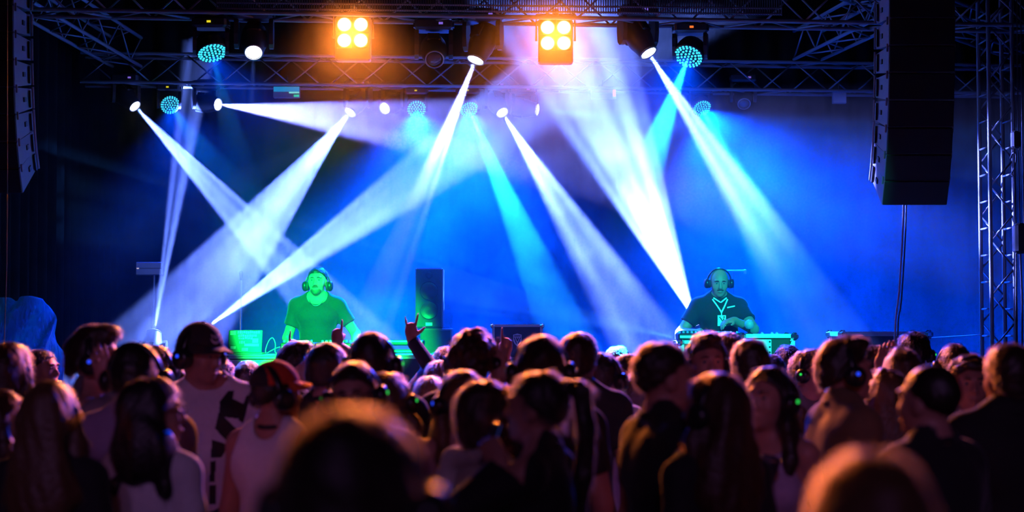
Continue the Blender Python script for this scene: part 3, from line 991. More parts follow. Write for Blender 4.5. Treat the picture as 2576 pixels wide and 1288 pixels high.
    if style in ('tee', 'polo', 'tank'):
        drop = {'tee': 0.0, 'polo': -.012, 'tank': 0.045}[style] + neck
        fs.cut(('e', V3((0, 0.02 if style != 'tank' else 0.03, 1.525 - drop * .6)), V3((0.074 + drop * .5, 0.105 + drop * .6, 0.055 + drop)), None), .008)
    fs.plane((0, 0, 0.86 if style != 'jacket' else .83), (0, 0, -1))
    if style == 'jacket':
        fs.add(C((-.055, -.02, 1.50), (.055, -.02, 1.50), .042, .042), .03)
        fs.cut(('e', V3((0, 0.035, 1.545)), V3((0.062, 0.085, 0.075)), None), .008)
        for nm in 'LR':
            S, Ep, Wp, D, N = hands[nm]
            u = unit(Wp - Ep)
            c = Wp - u * .015
            fs.plane(c, u, c - .10, c + .12)
    vs_, qs_ = fs.surface()
    w_ = noise3(vs_, 26.0, seed) * 0.0035 * np.clip((1.42 - vs_[:, 2]) * 6, 0, 1)
    vs_ = vs_ + vnormals(vs_, qs_) * w_[:, None]
    shirt = link({'tee': 't_shirt', 'polo': 'polo_shirt', 'tank': 'tank_top', 'jacket': 'jacket'}[style], np_mesh('shirt', vs_, qs_, cloth(*tc)), None, body)
    if style in ('tee', 'polo', 'jacket'):
        dr_ = neck + (.0 if style == 'tee' else -.004)
        nr_ = .066 if male else .057
        MB().tube([(nr_ * (1 + dr_ * 4) * math.sin(t * PI / 12), (nr_ + .004) * math.cos(t * PI / 12) * (1 + dr_ * 5) - .014, 1.487 - (.026 + dr_) * math.cos(t * PI / 12) - dr_ * .4) for t in range(25)], .0105 if style != 'jacket' else .015, 8, caps=False).build('collar', cloth(*tc), shirt, True)
    # trousers
    if legs:
        ft = Fld((axs[0], axs[1], axis(-0.02, 1.02, 0.034, [(.80, 1.0, .02)])))
        for pr, kk in LP[:2] + LP[3:5]: ft.add(pr, kk, .013)
        for (pr, kk, tg) in P[:3]:
            if tg == 'torso': ft.add(pr, kk, .008)
        ft.plane((0, 0, .955), (0, 0, 1)); ft.plane((0, 0, .075), (0, 0, -1))
        link('trousers', np_mesh('trousers', *ft.surface(), cloth(*lower)), None, body)
    # hair
    if hair != 'bald' and not (cap and hair == 'none'):
        hr_ = .0105 * rs
        az = (axis(-.24 + hoff[0], .24 + hoff[0], .022, [(-.13 + hoff[0], .13 + hoff[0], hr_)]), axis(-.30 + hoff[1], .22 + hoff[1], .022, [(-.16 + hoff[1], .13 + hoff[1], hr_)]), axis(1.02 if hair in ('long', 'pony', 'wavy') else 1.44, 1.86, .016, [(1.5, 1.8, hr_)]))
        fh = Fld(az)
        th = {'short': .012, 'quiff': .013, 'buzz': .005, 'long': .016, 'wavy': .022, 'bob': .020, 'pony': .010, 'bun': .012, 'curly': .026, 'thin': .004, 'crop': .007}[hair]
        fh.add(HE((0, -0.016, 1.662), (0.0765 * hw + th, 0.097 + th, 0.092 + th)), .01)
        if hair in ('short', 'curly', 'quiff'):
            fh.add(HE((0, -.045, 1.60), (0.068 * hw + th, .06 + th, .06)), .03)
        # face opening: plane from the hairline to the nape
        if hair in ('long', 'wavy', 'bob'):
            pl, nrm = H((0, 0.055, 1.66)), Rn @ V3((0, 0.92, -0.05))
            fh.plane(H((0, 0.062, 1.705)), Rn @ unit(V3((0, 0.80, -0.60))))
        else:
            fh.plane(H((0, 0.078, 1.708)), Rn @ unit(V3((0, 0.62, -0.78))))
        if hair == 'quiff':
            fh.add(HE((0, 0.055, 1.748), (0.058, 0.050, 0.030)), .03); fh.add(HE((0, 0.0, 1.752), (0.06, 0.06, 0.024)), .03)
        if hair == 'bun':
            fh.add(HE((0, -0.075, 1.77), (0.042, 0.042, 0.04)), .015)
        if hair in ('long', 'wavy'):
            zl = hairlen or (1.16 if hair == 'long' else 1.26)
            fh.add(('e', H((0, -.075, 1.62)), V3((.095, .058, .10)), Rn), .03)
            fh.add(('e', V3((0, -.105, (1.60 + zl) / 2)), V3((.118, .052, (1.66 - zl) / 2)), None), .04)
            for sx in (-1, 1):
                a = H((sx * .080, -.005, 1.65)); b = H((sx * .092, .012, 1.53)); c = V3((sx * .100, .062, 1.40)); d = V3((sx * .095, .095, zl + .06))
                fh.add(('c', a, b, .024, .030), .03); fh.add(('c', b, c, .030, .030), .03); fh.add(('c', c, d, .030, .012), .03)
                fh.add(('c', b, V3((sx * .105, -.07, 1.36)), .034, .04), .04)
        if hair == 'bob':
            fh.add(('e', H((0, -.045, 1.60)), V3((.102, .078, .105)), Rn), .03)
            for sx in (-1, 1):
                fh.add(('c', H((sx * .080, .01, 1.64)), H((sx * .082, .03, 1.54)), .026, .022), .03)
        if hair == 'pony':
            a = H((0, -.105, 1.72)); b = H((0, -.165, 1.70)); c = H((0.01, -.175, 1.58)); d = V3((.015, -.165, 1.40)) + (c - V3((0.01, -.175, 1.58))) * .8; e = d + V3((0.005, .02, -.24))
            fh.add(('c', a, b, .020, .026), .012); fh.add(('c', b, c, .030, .034), .02); fh.add(('c', c, d, .034, .030), .02); fh.add(('c', d, e, .030, .008), .02)
        if cap: fh.plane(H((0, 0, 1.70)), Rn @ V3((0, .10, 1)))
        vh, qh = fh.surface()
        if len(vh):
            nh = vnormals(vh, qh)
            fr, am = {'buzz': (60, .001), 'curly': (75, .010), 'wavy': (45, .006), 'thin': (40, .001)}.get(hair, (60, .0045))
            vh = vh + nh * (noise3(vh * np.array([1, 1, .35 if hair in ('long', 'wavy', 'pony', 'bob') else 1], np.float32), fr, seed + 1) * am * 2)[:, None]
            ho = link('hair', np_mesh('hair', vh, qh, hair_mat(hc)), None, body)
            if strandn and hair not in ('buzz', 'thin'):
                lng = hair in ('long', 'wavy', 'pony', 'bob')
                so = strands('hair_strands', vh, nh, strand_mat(hc), ho, rng, int(strandn * (1.8 if lng else 1)), .045 if lng else .022, 1.0 if lng else .6, .22 if lng else .6)
                so['kind'] = 'stuff'
    M4 = Matrix.Translation(piv + hov) @ Rh.to_4x4() @ Matrix.Translation(-piv)
    if hp:
        col, drop = (hp if isinstance(hp, tuple) else (hp, 0.0))
        th_ = 0.0 if hair in ('bald', 'buzz', 'thin') else 0.012
        o = bpy.data.objects.new('headphones', ME_BAND); COL.objects.link(o); o.parent = body
        o.matrix_basis = M4 @ Matrix.Translation((0, -.004 - drop * .3, 1.640 - drop)) @ Matrix.Rotation(math.radians(6 + drop * 300), 4, 'X') @ Matrix.Scale(1.0 + th_ * 2.2 + (.10 if cap else 0), 4)
        for sx in (-1, 1):
            c = bpy.data.objects.new('ear_cup', ME_CUP); COL.objects.link(c); c.parent = o
            c.matrix_basis = Matrix.Translation((sx * .088, 0, -.022)) @ (Matrix.Identity(4) if sx > 0 else Matrix.Rotation(PI, 4, 'Z'))
            u_ = bpy.data.objects.new('ear_cushion', ME_CUS); COL.objects.link(u_); u_.parent = o; u_.matrix_basis = c.matrix_basis
            if col and sx in ledside:
                l_ = bpy.data.objects.new('led_or_painted_glint', led_mesh(col)); COL.objects.link(l_); l_.parent = o
                l_.matrix_basis = c.matrix_basis @ Matrix.Translation((0, 0.0, 0.012))
    if cap:
        fc = Fld((axis(-.14 + hoff[0], .14 + hoff[0], .009), axis(-.16 + hoff[1], .24 + hoff[1], .009), axis(1.58, 1.86, .009)))
        fc.add(HE((0, -0.012, 1.672), (0.0755 + .020, 0.096 + .019, 0.092 + .020)), .01)
        fc.plane(H((0, 0, 1.682)), Rn @ V3((0, .10, -1)))
        vc_, qc_ = fc.surface()
        cr = link('cap', np_mesh('cap', vc_, qc_, cap[0]), None, body)
        if len(cap) > 3:                    # rear half of the crown in another cloth
            cr.data.materials.append(cap[3])
            loc_y = ((vc_[qc_].mean(1) - V3(piv + hov)) @ Rn)[:, 1]
            cr.data.polygons.foreach_set('material_index', (loc_y < -.065).astype(np.int32))
        # brim: a bent, rounded sheet
        rot = math.radians(cap[1])
        vv = []; ff = []
        nb_ = 14
        for ly, th in ((0, .0), (1, .0045)):
            for i in range(nb_ + 1):
                a = -PI / 2 * .92 + i * PI * .92 / nb_
                for rr in (0.0, .35, .7, 1.0):
                    ext = .068 * max(0.0, math.cos(a)) ** .6 * rr
                    x = (0.096 + ext * .55 * abs(math.sin(a))) * math.sin(a) * (1 - .0 * rr); y = 0.104 * math.cos(a) + ext
                    vv.append((x, y - .012, 1.688 + th - .035 * (x / .1) ** 2 * rr * .6 - .012 * rr))
        st_ = 4; n_ = (nb_ + 1) * st_
        for i in range(nb_):
            for j in range(3):
                a = i * st_ + j
                ff.append((a, a + st_, a + st_ + 1, a + 1)); b = a + n_
                ff.append((b, b + 1, b + st_ + 1, b + st_))
            e = i * st_ + 3
            ff.append((e, e + st_, e + st_ + n_, e + n_))
        me = bpy.data.meshes.new('brim'); me.from_pydata(vv, [], ff); me.materials.append(cap[2] if len(cap) > 2 else cap[0]); me.shade_smooth()
        bo = bpy.data.objects.new('brim', me); COL.objects.link(bo); bo.parent = cr
        bo.matrix_basis = M4 @ Matrix.Rotation(-rot, 4, 'Z')
        MB().lathe([(.009, 0), (.008, .004), (.001, .006)], 8, c=(0, 0, 0)).build('cap_button', cap[0], cr).matrix_basis = M4 @ Matrix.Translation((0, -.012, 1.783))
    info = dict(body=body, k=k, Rw=Rw, origin=origin, hands=hands, H=H, M4=M4, shirt=shirt, vs=vs_, qs=qs_, Y=Y, loc=loc)
    return info
def wpt(info, p):
    """person's own coordinates -> the place"""
    return info['origin'] + info['Rw'] @ (Vector(p) * info['k'])
def decal(info, vq, polys, name, material, axis_dir=(0, -1, 0), start=0.4, parent=None, off=.003, step=.012, tf=None):
    """thin printed patches laid on a surface: polys are (x, z) outlines seen along axis_dir"""
    v, q = vq
    tree = BVHTree.FromPolygons([Vector(p) for p in v.tolist()], q.tolist())
    D = Vector(axis_dir)
    Xd = Vector((0, 0, 1)).cross(D).normalized()
    outs = []
    for poly in polys:
        xs = [p[0] for p in poly]; zs = [p[1] for p in poly]
        def inside(x, z):
            c = False; j = len(poly) - 1
            for i in range(len(poly)):
                if (poly[i][1] > z) != (poly[j][1] > z) and x < (poly[j][0] - poly[i][0]) * (z - poly[i][1]) / (poly[j][1] - poly[i][1]) + poly[i][0]:
                    c = not c
                j = i
            return c
        nx = max(1, int((max(xs) - min(xs)) / step)); nz = max(1, int((max(zs) - min(zs)) / step))
        vid = {}; vv = []; ff = []
        def hit(i, j):
            if (i, j) not in vid:
                x = min(xs) + (max(xs) - min(xs)) * i / nx; z = min(zs) + (max(zs) - min(zs)) * j / nz
                o = Xd * x + Vector((0, 0, z)) - D * start
                h = tree.ray_cast(o, D)
                vid[(i, j)] = -1
                if h[0] is not None:
                    vid[(i, j)] = len(vv); vv.append(h[0] - D * off)
            return vid[(i, j)]
        for i in range(nx):
            for j in range(nz):
                x = min(xs) + (max(xs) - min(xs)) * (i + .5) / nx; z = min(zs) + (max(zs) - min(zs)) * (j + .5) / nz
                if inside(x, z):
                    c = [hit(i, j), hit(i + 1, j), hit(i + 1, j + 1), hit(i, j + 1)]
                    if min(c) >= 0: ff.append(c)
        if ff:
            me = bpy.data.meshes.new(name); me.from_pydata([tuple(p) for p in vv], [], ff); me.materials.append(material); me.shade_smooth()
            outs.append(link(name, me, None, parent))
    return outs
# ------------------------------------------------------------------ line arrays
M_SIDE = mat('speaker_side_paint', (0.22, 0.21, 0.27), 0.5, noise=0.12, nscale=14)
M_GRILLE = mat('speaker_grille', (0.008, 0.008, 0.009), 0.7, noise=.3, nscale=120)
def line_array(cx, Y, zb, n, label, sgn, angs, wd=0.48, hgt=0.193, dep=0.46):
    root = empty('line_array', (cx, Y, zb))
    # walk up from the lowest cabinet; every cabinet leans a little less than the one under it
    y = 0.0; z = 0.0
    pts = []
    for i in range(n):
        a = math.radians(angs[min(i, len(angs) - 1)])
        pts.append((y, z, a))
        y -= math.sin(a) * (hgt + .004); z += math.cos(a) * (hgt + .004)
    for i, (y, z, a) in enumerate(pts):
        R = Matrix.Rotation(a, 4, 'X')
        T = Matrix.Translation((0, y, z)) @ R
        cab = MB()
        h0 = hgt; hb = hgt * .74           # the back of the box is lower than the front
        x = wd / 2; d = dep; dz = (h0 - hb) / 2
        v = [(-x, 0, 0), (x, 0, 0), (x, 0, h0), (-x, 0, h0), (-x * .96, d, dz), (x * .96, d, dz), (x * .96, d, dz + hb), (-x * .96, d, dz + hb)]
        cab.add(v, [(0, 1, 2, 3), (5, 4, 7, 6), (4, 0, 3, 7), (1, 5, 6, 2), (3, 2, 6, 7), (4, 5, 1, 0)])
        c = cab.build('cabinet', M_SIDE if True else M_BLACK, root)
        c.matrix_basis = T
        g = MB().box((0, -.008, h0 / 2), (wd - .006, .016, h0 - .006), bev=.004).build('grille', M_GRILLE, c)
        for sx in (-1, 1):
            MB().box((sx * (x - .002), dep * .52, h0 * .5), (.014, .05, .035)).build('handle_cup', M_BLACK, c)
            MB().box((sx * (x + .004), dep * .80, h0 * .5), (.014, .03, h0 * .66)).build('rigging_bar', M_BLACKM, c)
            MB().tube([(sx * (x + .006), dep * .93, h0 * .12), (sx * (x + .006), dep * .93, h0 * .95)], .010, 6).build('rigging_pin', M_ALUD, c)
            MB().tube([(sx * (x + .006), .03, h0 * .80), (sx * (x + .006), .03, h0 * 1.1)], .007, 6).build('rigging_pin', M_ALUD, c)
    topy, topz, _ = pts[-1]
    MB().box((0, topy + .2, topz + hgt + .05), (wd, .5, .05), bev=.01).build('flying_frame', M_BLACKM, root)
    MB().tube([(0, topy + .2, topz + hgt + .05), (0, topy + .2, topz + hgt + 1.2)], .012, 6).build('hoist_chain', M_ALUD, root)
    return tag(root, label, 'speaker array')
AN = [27, 20, 14, 10, 7, 5, 3, 2, 1, 0, 0]
pb = at(2300, 515, 12.32)
line_array(pb.x, 12.32, pb.z, 10, 'hanging line array speaker beside the lattice tower with a pale cable below', 1, AN)
pb = at(-14, 485, 12.2)
line_array(pb.x - .03, 12.2, pb.z, 10, 'hanging line array speaker above the blue plastic sheet', -1, AN)
def cable(name, pts, r, label, m_, cat='cable'):
    pts = [Vector(p) for p in pts]
    fine = []
    for i in range(len(pts) - 1):
        p0 = pts[max(i - 1, 0)]; p1 = pts[i]; p2 = pts[i + 1]; p3 = pts[min(i + 2, len(pts) - 1)]
        for t in (0, .25, .5, .75):
            fine.append(.5 * ((2 * p1) + (p2 - p0) * t + (2 * p0 - 5 * p1 + 4 * p2 - p3) * t * t + (3 * p1 - p0 - 3 * p2 + p3) * t ** 3))
    fine.append(pts[-1])
    return tag(MB().tube(fine, r, 6).build(name, m_, None, True), label, cat)
M_CAB = mat('pale_cable', (0.42, 0.40, 0.46), 0.5, noise=.1)
M_CABD = mat('dark_cable', (0.02, 0.02, 0.025), 0.4, noise=.1)
g0 = at(2250, 862, 12.5); 
cable('speaker_cable', [at(2273, 505, 12.45), at(2270, 600, 12.45), at(2261, 740, 12.48), at(2251, 850, 12.5), Vector((g0.x - .02, 12.5, .6))], .008, 'pale cable running down from the line array to the stage', M_CAB)
cable('speaker_cable', [at(2280, 505, 12.47), at(2276, 620, 12.47), at(2267, 760, 12.5), at(2258, 850, 12.52), Vector((g0.x + .02, 12.52, .6))], .006, 'thin dark cable running beside the pale one under the array', M_CABD)
pz = at(14, 490, 11.2)
cable('guy_wire', [at(18, 488, 11.2), at(17, 600, 11.2), at(14, 760, 11.2), Vector((pz.x - .03, 11.2, 0.0))], .0032, 'thin upright wire in front of the blue plastic sheet', mat('grey_wire', (.12, .12, .13), .5, noise=.1))
cable('guy_wire', [at(18, 488, 11.2), at(18, 200, 11.2), at(18, -30, 11.2), at(18, -500, 11.2)], .004, 'thin black wire rising beside the line array over the sheet', M_CABD)

# hoist and cables beside the tower
hr = empty('chain_hoist', at(2566, 600, 13.2))
oh = hr.location
MB().box((0, 0, 0), (.10, .12, .24), bev=.02).build('motor_body', M_BLACKM, hr)
for dx, m_ in ((-.035, M_CHROME), (.0, M_CHROME), (.032, M_CABD)):
    MB().tube([(dx, 0, .1), (dx, .01, .6), (dx * .9, 0, 4.6)], .005, 6).build('chain', m_, hr)
MB().box((-.04, -.05, .78), (.07, .06, .14), bev=.015).build('cable_bag', M_BLACK, hr)
MB().tube([(0, 0, -.1), (.01, 0, -.5), (-.01, 0, DECK - oh.z)], .008, 6).build('power_cable', M_CABD, hr)
tag(hr, 'black chain hoist with bright chains beside the lattice tower', 'hoist')
cable('coiled_cable', [at(2541, 400, 13.3), at(2548, 385, 13.25), at(2556, 392, 13.22), at(2552, 420, 13.22), at(2544, 440, 13.25), at(2551, 455, 13.22), at(2556, 600, 13.2), at(2556, 880, 13.2), Vector((at(2556, 880, 13.2).x, 13.2, DECK))], .006, 'dark looped cable tied to the lattice tower', M_CABD)
cable('rope', [at(2334, 850, 14.52), at(2400, 846, 14.0), at(2466, 842, 13.64)], .004, 'thin rope tied low between the lattice tower and case', M_CAB, 'rope')

# small panels
def panel(px0, py0, px1, py1, Y, stripes, label, pole=None):
    a = at(px0, py1, Y); b = at(px1, py0, Y)
    c = (a + b) / 2
    wd = b.x - a.x; hg = b.z - a.z
    root = empty('panel_fixture', c)
    MB().box((0, .03, 0), (wd, .05, hg), bev=.006).build('housing', mat('panel_housing', (0.25, 0.28, 0.32), 0.4, .2, noise=.1), root)
    for (x0, x1, z0, z1, col, st) in stripes:  # strips emit only where a strength is given, others are plain pale
        MB().box(((x0 + x1 - 1) / 2 * wd, .002, (.5 - (z0 + z1) / 2) * hg), ((x1 - x0) * wd, .012, (z1 - z0) * hg)).build('panel_strip', mat('pale_panel_face', (.6, .66, .7), .35, noise=.06) if st is None else emis('strip_%s' % '_'.join('%03d' % int(x * 100) for x in col), col, st or 0), root)
    if pole:
        MB().tube([(pole * wd, .06, -hg / 2), (pole * wd, .06, DECK - c.z)], .012, 8).build('stand_pole', M_ALUD, root)
        MB().box((pole * wd, .06, DECK - c.z + .01), (.35, .35, .02)).build('stand_foot', M_BLACKM, root)
    else:
        MB().tube([(0, .05, hg / 2), (0, .05, 4.31 - c.z + .1)], .008, 6).build('hanger', M_BLACKM, root)
    return tag(root, label, 'light panel')
panel(687, 216, 754, 246, YR(720) - .11, [(0.02, .98, .08, .48, (0.0, .30, .65), .8), (.6, .98, .5, .62, (.2, .75, .7), 1.0), (.78, .98, .74, .92, (.0, .6, .35), 1.0)], 'small lit panel with cyan and green strips under the rear truss')
panel(1484, 221, 1550, 249, YR(1515) - .11, [(0.02, .86, .05, .42, (.12, .14, .75), .7), (.02, .86, .5, .92, (.05, .10, .55), .6), (.88, .98, .02, .75, (1.0, .10, .22), 1.5)], 'small lit panel with a red end strip under the rear truss')
panel(2095, 229, 2130, 260, YR(2112) - .11, [(0.05, .95, .06, .94, (.05, .28, .62), None)], 'small square pale blue panel near the line array')
panel(341, 659, 408, 692, 16.6, [(0.03, .97, .06, .45, (.02, .10, .40), None), (.03, .97, .52, .94, (.02, .10, .40), None), (.04, .12, .44, .54, (.6, .5, .7), .8)], 'small blue panel on a thin stand beside the floor moving head', pole=.15)

# ------------------------------------------------------------------ blue plastic sheet over stacked gear
n_u, n_v = 46, 40
vv = []; ff = []
ol = [(-70, 760), (0, 748), (22, 748), (36, 757), (45, 757), (52, 746), (78, 744), (105, 752), (128, 772), (140, 800), (137, 836), (146, 862), (160, 890), (164, 915), (158, 948)]
def outl(u):
    t = u * (len(ol) - 1); i = min(int(t), len(ol) - 2); f_ = t - i
    return ol[i][0] + (ol[i + 1][0] - ol[i][0]) * f_, ol[i][1] + (ol[i + 1][1] - ol[i][1]) * f_
YS = 11.75
base0 = Vector((at(-60, 900, YS).x, YS, 0))
for lay in (0, 1):
    for i in range(n_u + 1):
        u = i / n_u
        ex, ey = outl(u)
        top = at(ex, ey, YS)
        for j in range(n_v + 1):
            v_ = j / n_v
            # from the crest down and inward to the foot of the pile
            tx = at(-50 + 170 * u, 1100, YS).x
            x = top.x * (1 - v_ * .75) + tx * v_ * .75
            z = top.z * (1 - v_) + .03 * v_
            ph = 3.2 * (x * 2.4 - z * 1.15)
            y = YS - .40 * math.sin(v_ * PI * .5) * (.4 + .6 * math.sin(PI * min(1, u * 1.0 + .05))) + .11 * math.sin(ph * 1.7 + .8) * math.sin(v_ * PI) ** .4 + .035 * math.sin(ph * 4.3 + v_ * 5)
            vv.append((x, y + lay * .004, z))
st_ = n_v + 1; tot = (n_u + 1) * st_
for i in range(n_u):
    for j in range(n_v):
        a = i * st_ + j
        ff.append((a, a + st_, a + st_ + 1, a + 1)); b = a + tot
        ff.append((b, b + 1, b + st_ + 1, b + st_))
mp_ = bpy.data.materials.new('blue_plastic_sheet'); mp_.use_nodes = True
nt = mp_.node_tree; p_ = nt.nodes['Principled BSDF']
p_.inputs['Base Color'].default_value = (0.08, 0.75, 1.0, 1); p_.inputs['Roughness'].default_value = 0.3
tr = nt.nodes.new('ShaderNodeBsdfTranslucent'); tr.inputs['Color'].default_value = (0.08, 0.8, 1.0, 1)
mx = nt.nodes.new('ShaderNodeMixShader'); mx.inputs[0].default_value = .6
nz_ = nt.nodes.new('ShaderNodeTexNoise'); nz_.inputs['Scale'].default_value = 22; nz_.inputs['Detail'].default_value = 6
bu = nt.nodes.new('ShaderNodeBump'); bu.inputs['Strength'].default_value = .8; bu.inputs['Distance'].default_value = .02
nt.links.new(nz_.outputs[0], bu.inputs['Height']); nt.links.new(bu.outputs[0], p_.inputs['Normal']); nt.links.new(bu.outputs[0], tr.inputs['Normal'])
nt.links.new(p_.outputs[0], mx.inputs[1]); nt.links.new(tr.outputs[0], mx.inputs[2]); nt.links.new(mx.outputs[0], nt.nodes['Material Output'].inputs[0])
me = bpy.data.meshes.new('plastic_sheet'); me.from_pydata(vv, [], ff)
tag(link('plastic_sheet', me, mp_, None, True), 'crumpled blue plastic sheet draped over stacked gear by the stage', 'plastic sheet')

# ------------------------------------------------------------------ flight cases and desks
def flight_case(name, a, b, label, cat='flight case', panel_m=M_BLACK, emblem=False, edge=.022, bolts=False, part_panel=False):
    """a, b = opposite corners; aluminium edges, ball corners, recessed panels"""
    a = Vector(a); b = Vector(b)
    root = empty(name, ((a.x + b.x) / 2, (a.y + b.y) / 2, a.z))
    o = root.location
    S = b - a
    MB().box((0, 0, S.z / 2), (S.x - edge, S.y - edge, S.z - edge)).build('body', panel_m, root)
    xs = (-S.x / 2, S.x / 2); ys = (-S.y / 2, S.y / 2); zs = (0, S.z)
    for x in xs:
        for y in ys:
            MB().box((x * (1 - edge / S.x), y * (1 - edge / S.y), S.z / 2), (edge, edge, S.z)).build('edge_profile', M_ALU, root)
    for x in xs:
        for z in (edge / 2, S.z - edge / 2):
            MB().box((x * (1 - edge / S.x), 0, z), (edge, S.y, edge)).build('edge_profile', M_ALU, root)
    for y in ys:
        for z in (edge / 2, S.z - edge / 2):
            MB().box((0, y * (1 - edge / S.y), z), (S.x, edge, edge)).build('edge_profile', M_ALU, root)
    for x in xs:
        for y in ys:
            for z in zs:
                MB().box((x * .985, y * .985, z + (edge * .6 if z == 0 else -edge * .6)), (edge * 1.9, edge * 1.9, edge * 1.9), bev=edge * .6).build('ball_corner', M_CHROME, root)
    if emblem:
        w_ = .075; zc = S.z - .135
        sh = [(-w_ / 2, .045), (-w_ * .25, .05), (0, .056), (w_ * .25, .05), (w_ / 2, .045), (w_ / 2, -.01), (w_ * .32, -.035), (0, -.06), (-w_ * .32, -.035), (-w_ / 2, -.01)]
        n = len(sh); y0 = -S.y / 2 - .002
        v = [(x, y0, zc + z) for x, z in sh] + [(x, y0 + .008, zc + z) for x, z in sh]
        em_ = MB().add(v, [tuple(range(n))] + [(i, i + n, (i + 1) % n + n, (i + 1) % n) for i in range(n)]).build('shield_emblem', M_ALU, root)
        for (xa, za, xb, zb) in ((-.028, .034, .028, .034), (-.028, .020, -.008, -.034), (.028, .020, .008, -.034), (-.010, .020, .0, -.010), (.010, .020, .0, -.010)):
            MB().tube([(xa, y0 - .001, zc + za), (xb, y0 - .001, zc + zb)], .0035, 5).build('emblem_mark', M_BLACK, em_)
        MB().box((-S.x / 2 + .012, y0, S.z * .45), (.02, .02, .06)).build('latch', M_CHROME, root)
    if bolts:
        for i in range(3):
            MB().lathe([(.008, 0), (.007, -.004), (.001, -.005)], 8, 'Y', (S.x * .42, -S.y / 2, S.z - .06 - i * .035)).build('bolt', M_CHROME, root)
    return tag(root, label, cat)
def px_case(name, x0, x1, ytop, Y, depth, zbot, label, **kw):
    a = at(x0, ytop, Y); b = at(x1, ytop, Y)
    return flight_case(name, (a.x, Y, zbot), (b.x, Y + depth, a.z), label, **kw)
# desk of the DJ in the teal t-shirt
zt = at(800, 896, 13.9).z
desk = flight_case('dj_desk', (at(568, 900, 13.9).x, 13.9, DECK), (at(1108, 900, 13.9).x, 14.5, zt), 'long dark DJ desk with bright edges under the laptop', 'desk', M_BLACK)
MB().box((0, 0, zt - DECK + .006), (1.83, .62, .012), bev=.004).build('desk_top', M_WHITE, desk)
MB().box((-.62, -.315, zt - DECK - .15), (.48, .012, .24), bev=.004).build('front_panel', M_WHITE, desk)
for i in range(3):
    MB().lathe([(.010, 0), (.009, -.006), (.001, -.008)], 8, 'Y', (.87 - .07, -.312, zt - DECK - .07 - i * .05)).build('bolt', M_CHROME, desk)
ZT = zt + .012
# laptop with stickers on its lid
lx = at(612, 893, 14.0).x
lap = empty('laptop', (lx, 14.16, ZT))
MB().box((0, 0.02, .009), (.30, .21, .016), bev=.004).build('keyboard_base', M_ALUD, lap)
Rl = Matrix.Rotation(math.radians(-14), 4, 'X')
lid = MB().box((0, 0, .10), (.285, .008, .195), bev=.003).build('lid', mat('laptop_lid', (0.10, 0.11, 0.11), 0.35, .3, noise=.1), lap)
lid.matrix_basis = Matrix.Translation((0, -.085, .012)) @ Matrix.Rotation(math.radians(-14), 4, 'X')
MB().box((0, .0055, .10), (.265, .003, .17)).build('screen', mat('laptop_screen', (.02, .02, .02), .1, emit=(.3, .5, .9), estr=.6), lid)
M_ST = mat('pale_sticker', (0.8, 0.85, 0.8), 0.5, noise=.08, nscale=90)
for (x, z, w_, h_) in [(-.105, .172, .048, .036), (.085, .105, .050, .040), (-.10, .045, .045, .024), (.055, .068, .125, .024), (.0, .030, .055, .028)]:
    MB().box((x, -.0048, z), (w_, .0016, h_), bev=.0006).build('sticker', M_ST, lid)
rl = random.Random(5)
for row, (z, x0, x1, hh) in enumerate(((.178, -.068, .108, .028), (.148, -.062, .095, .026), (.126, -.058, .05, .018), (.092, -.05, .0, .026))):
    x = x0
    while x < x1:
        w_ = rl.uniform(.009, .018)
        MB().box((x + w_ / 2, -.0048, z + rl.uniform(-.002, .002)), (w_, .0016, hh * rl.uniform(.75, 1.0))).build('sticker_mark', M_ST, lid)
        x += w_ + .0035
tag(lap, 'open laptop with a sticker-covered lid on the DJ desk', 'laptop')
# players, mixer and small gear on the desk
def deck_unit(name, x, y, w_, d_, h_, label, cat, jog=True, knobs=8):
    r = empty(name, (x, y, ZT))
    MB().box((0, 0, h_ / 2), (w_, d_, h_), bev=.008).build('body', M_BLACK, r)
    if jog:
        MB().lathe([(.085, h_), (.085, h_ + .012), (.078, h_ + .016), (.004, h_ + .017)], 24, c=(0, -.03, 0)).build('jog_wheel', M_ALUD, r, True)
    MB().box((0, d_ / 2 - .05, h_ + .012), (w_ * .6, .07, .022), bev=.004).build('display_hood', M_BLACKM, r)
    for i in range(knobs):
        MB().lathe([(.010, h_), (.009, h_ + .018), (.001, h_ + .019)], 8, c=(-w_ / 2 + .03 + i * (w_ - .06) / max(1, knobs - 1), d_ / 2 - .11 if not jog else -d_ / 2 + .03, 0)).build('knob', M_ALU, r)
    MB().box((0, -d_ / 2 - .002, h_ * .5), (w_ * .9, .006, h_ * .35)).build('front_trim', M_ALU, r)
    return tag(r, label, cat)
for px, nm, lab, jg in ((752, 'media_player', 'black DJ media player beside the laptop cables', True), (842, 'dj_mixer', 'black DJ mixer with silver knobs between two players', False), (936, 'media_player', 'black DJ media player next to the rack of keys', True)):
    X = at(px, 880, 14.1).x
    deck_unit(nm, X, 14.18, .29 if jg else .30, .36, .10, lab, 'media player' if jg else 'mixer', jg)
cable('laptop_cable', [Vector((lx + .17, 14.15, ZT + .01)), at(668, 880, 14.15), at(676, 858, 14.15), at(686, 850, 14.15), at(693, 866, 14.15), at(692, 885, 14.15), Vector((at(700, 890, 14.15).x, 14.15, ZT + .006))], .004, 'thin looped cable standing up beside the laptop', M_CAB)
cable('laptop_cable', [Vector((lx + .17, 14.2, ZT + .01)), at(690, 878, 14.2), at(705, 873, 14.2), Vector((at(722, 880, 14.2).x, 14.2, ZT + .05))], .004, 'thin cable from the laptop to the media player', M_CAB)
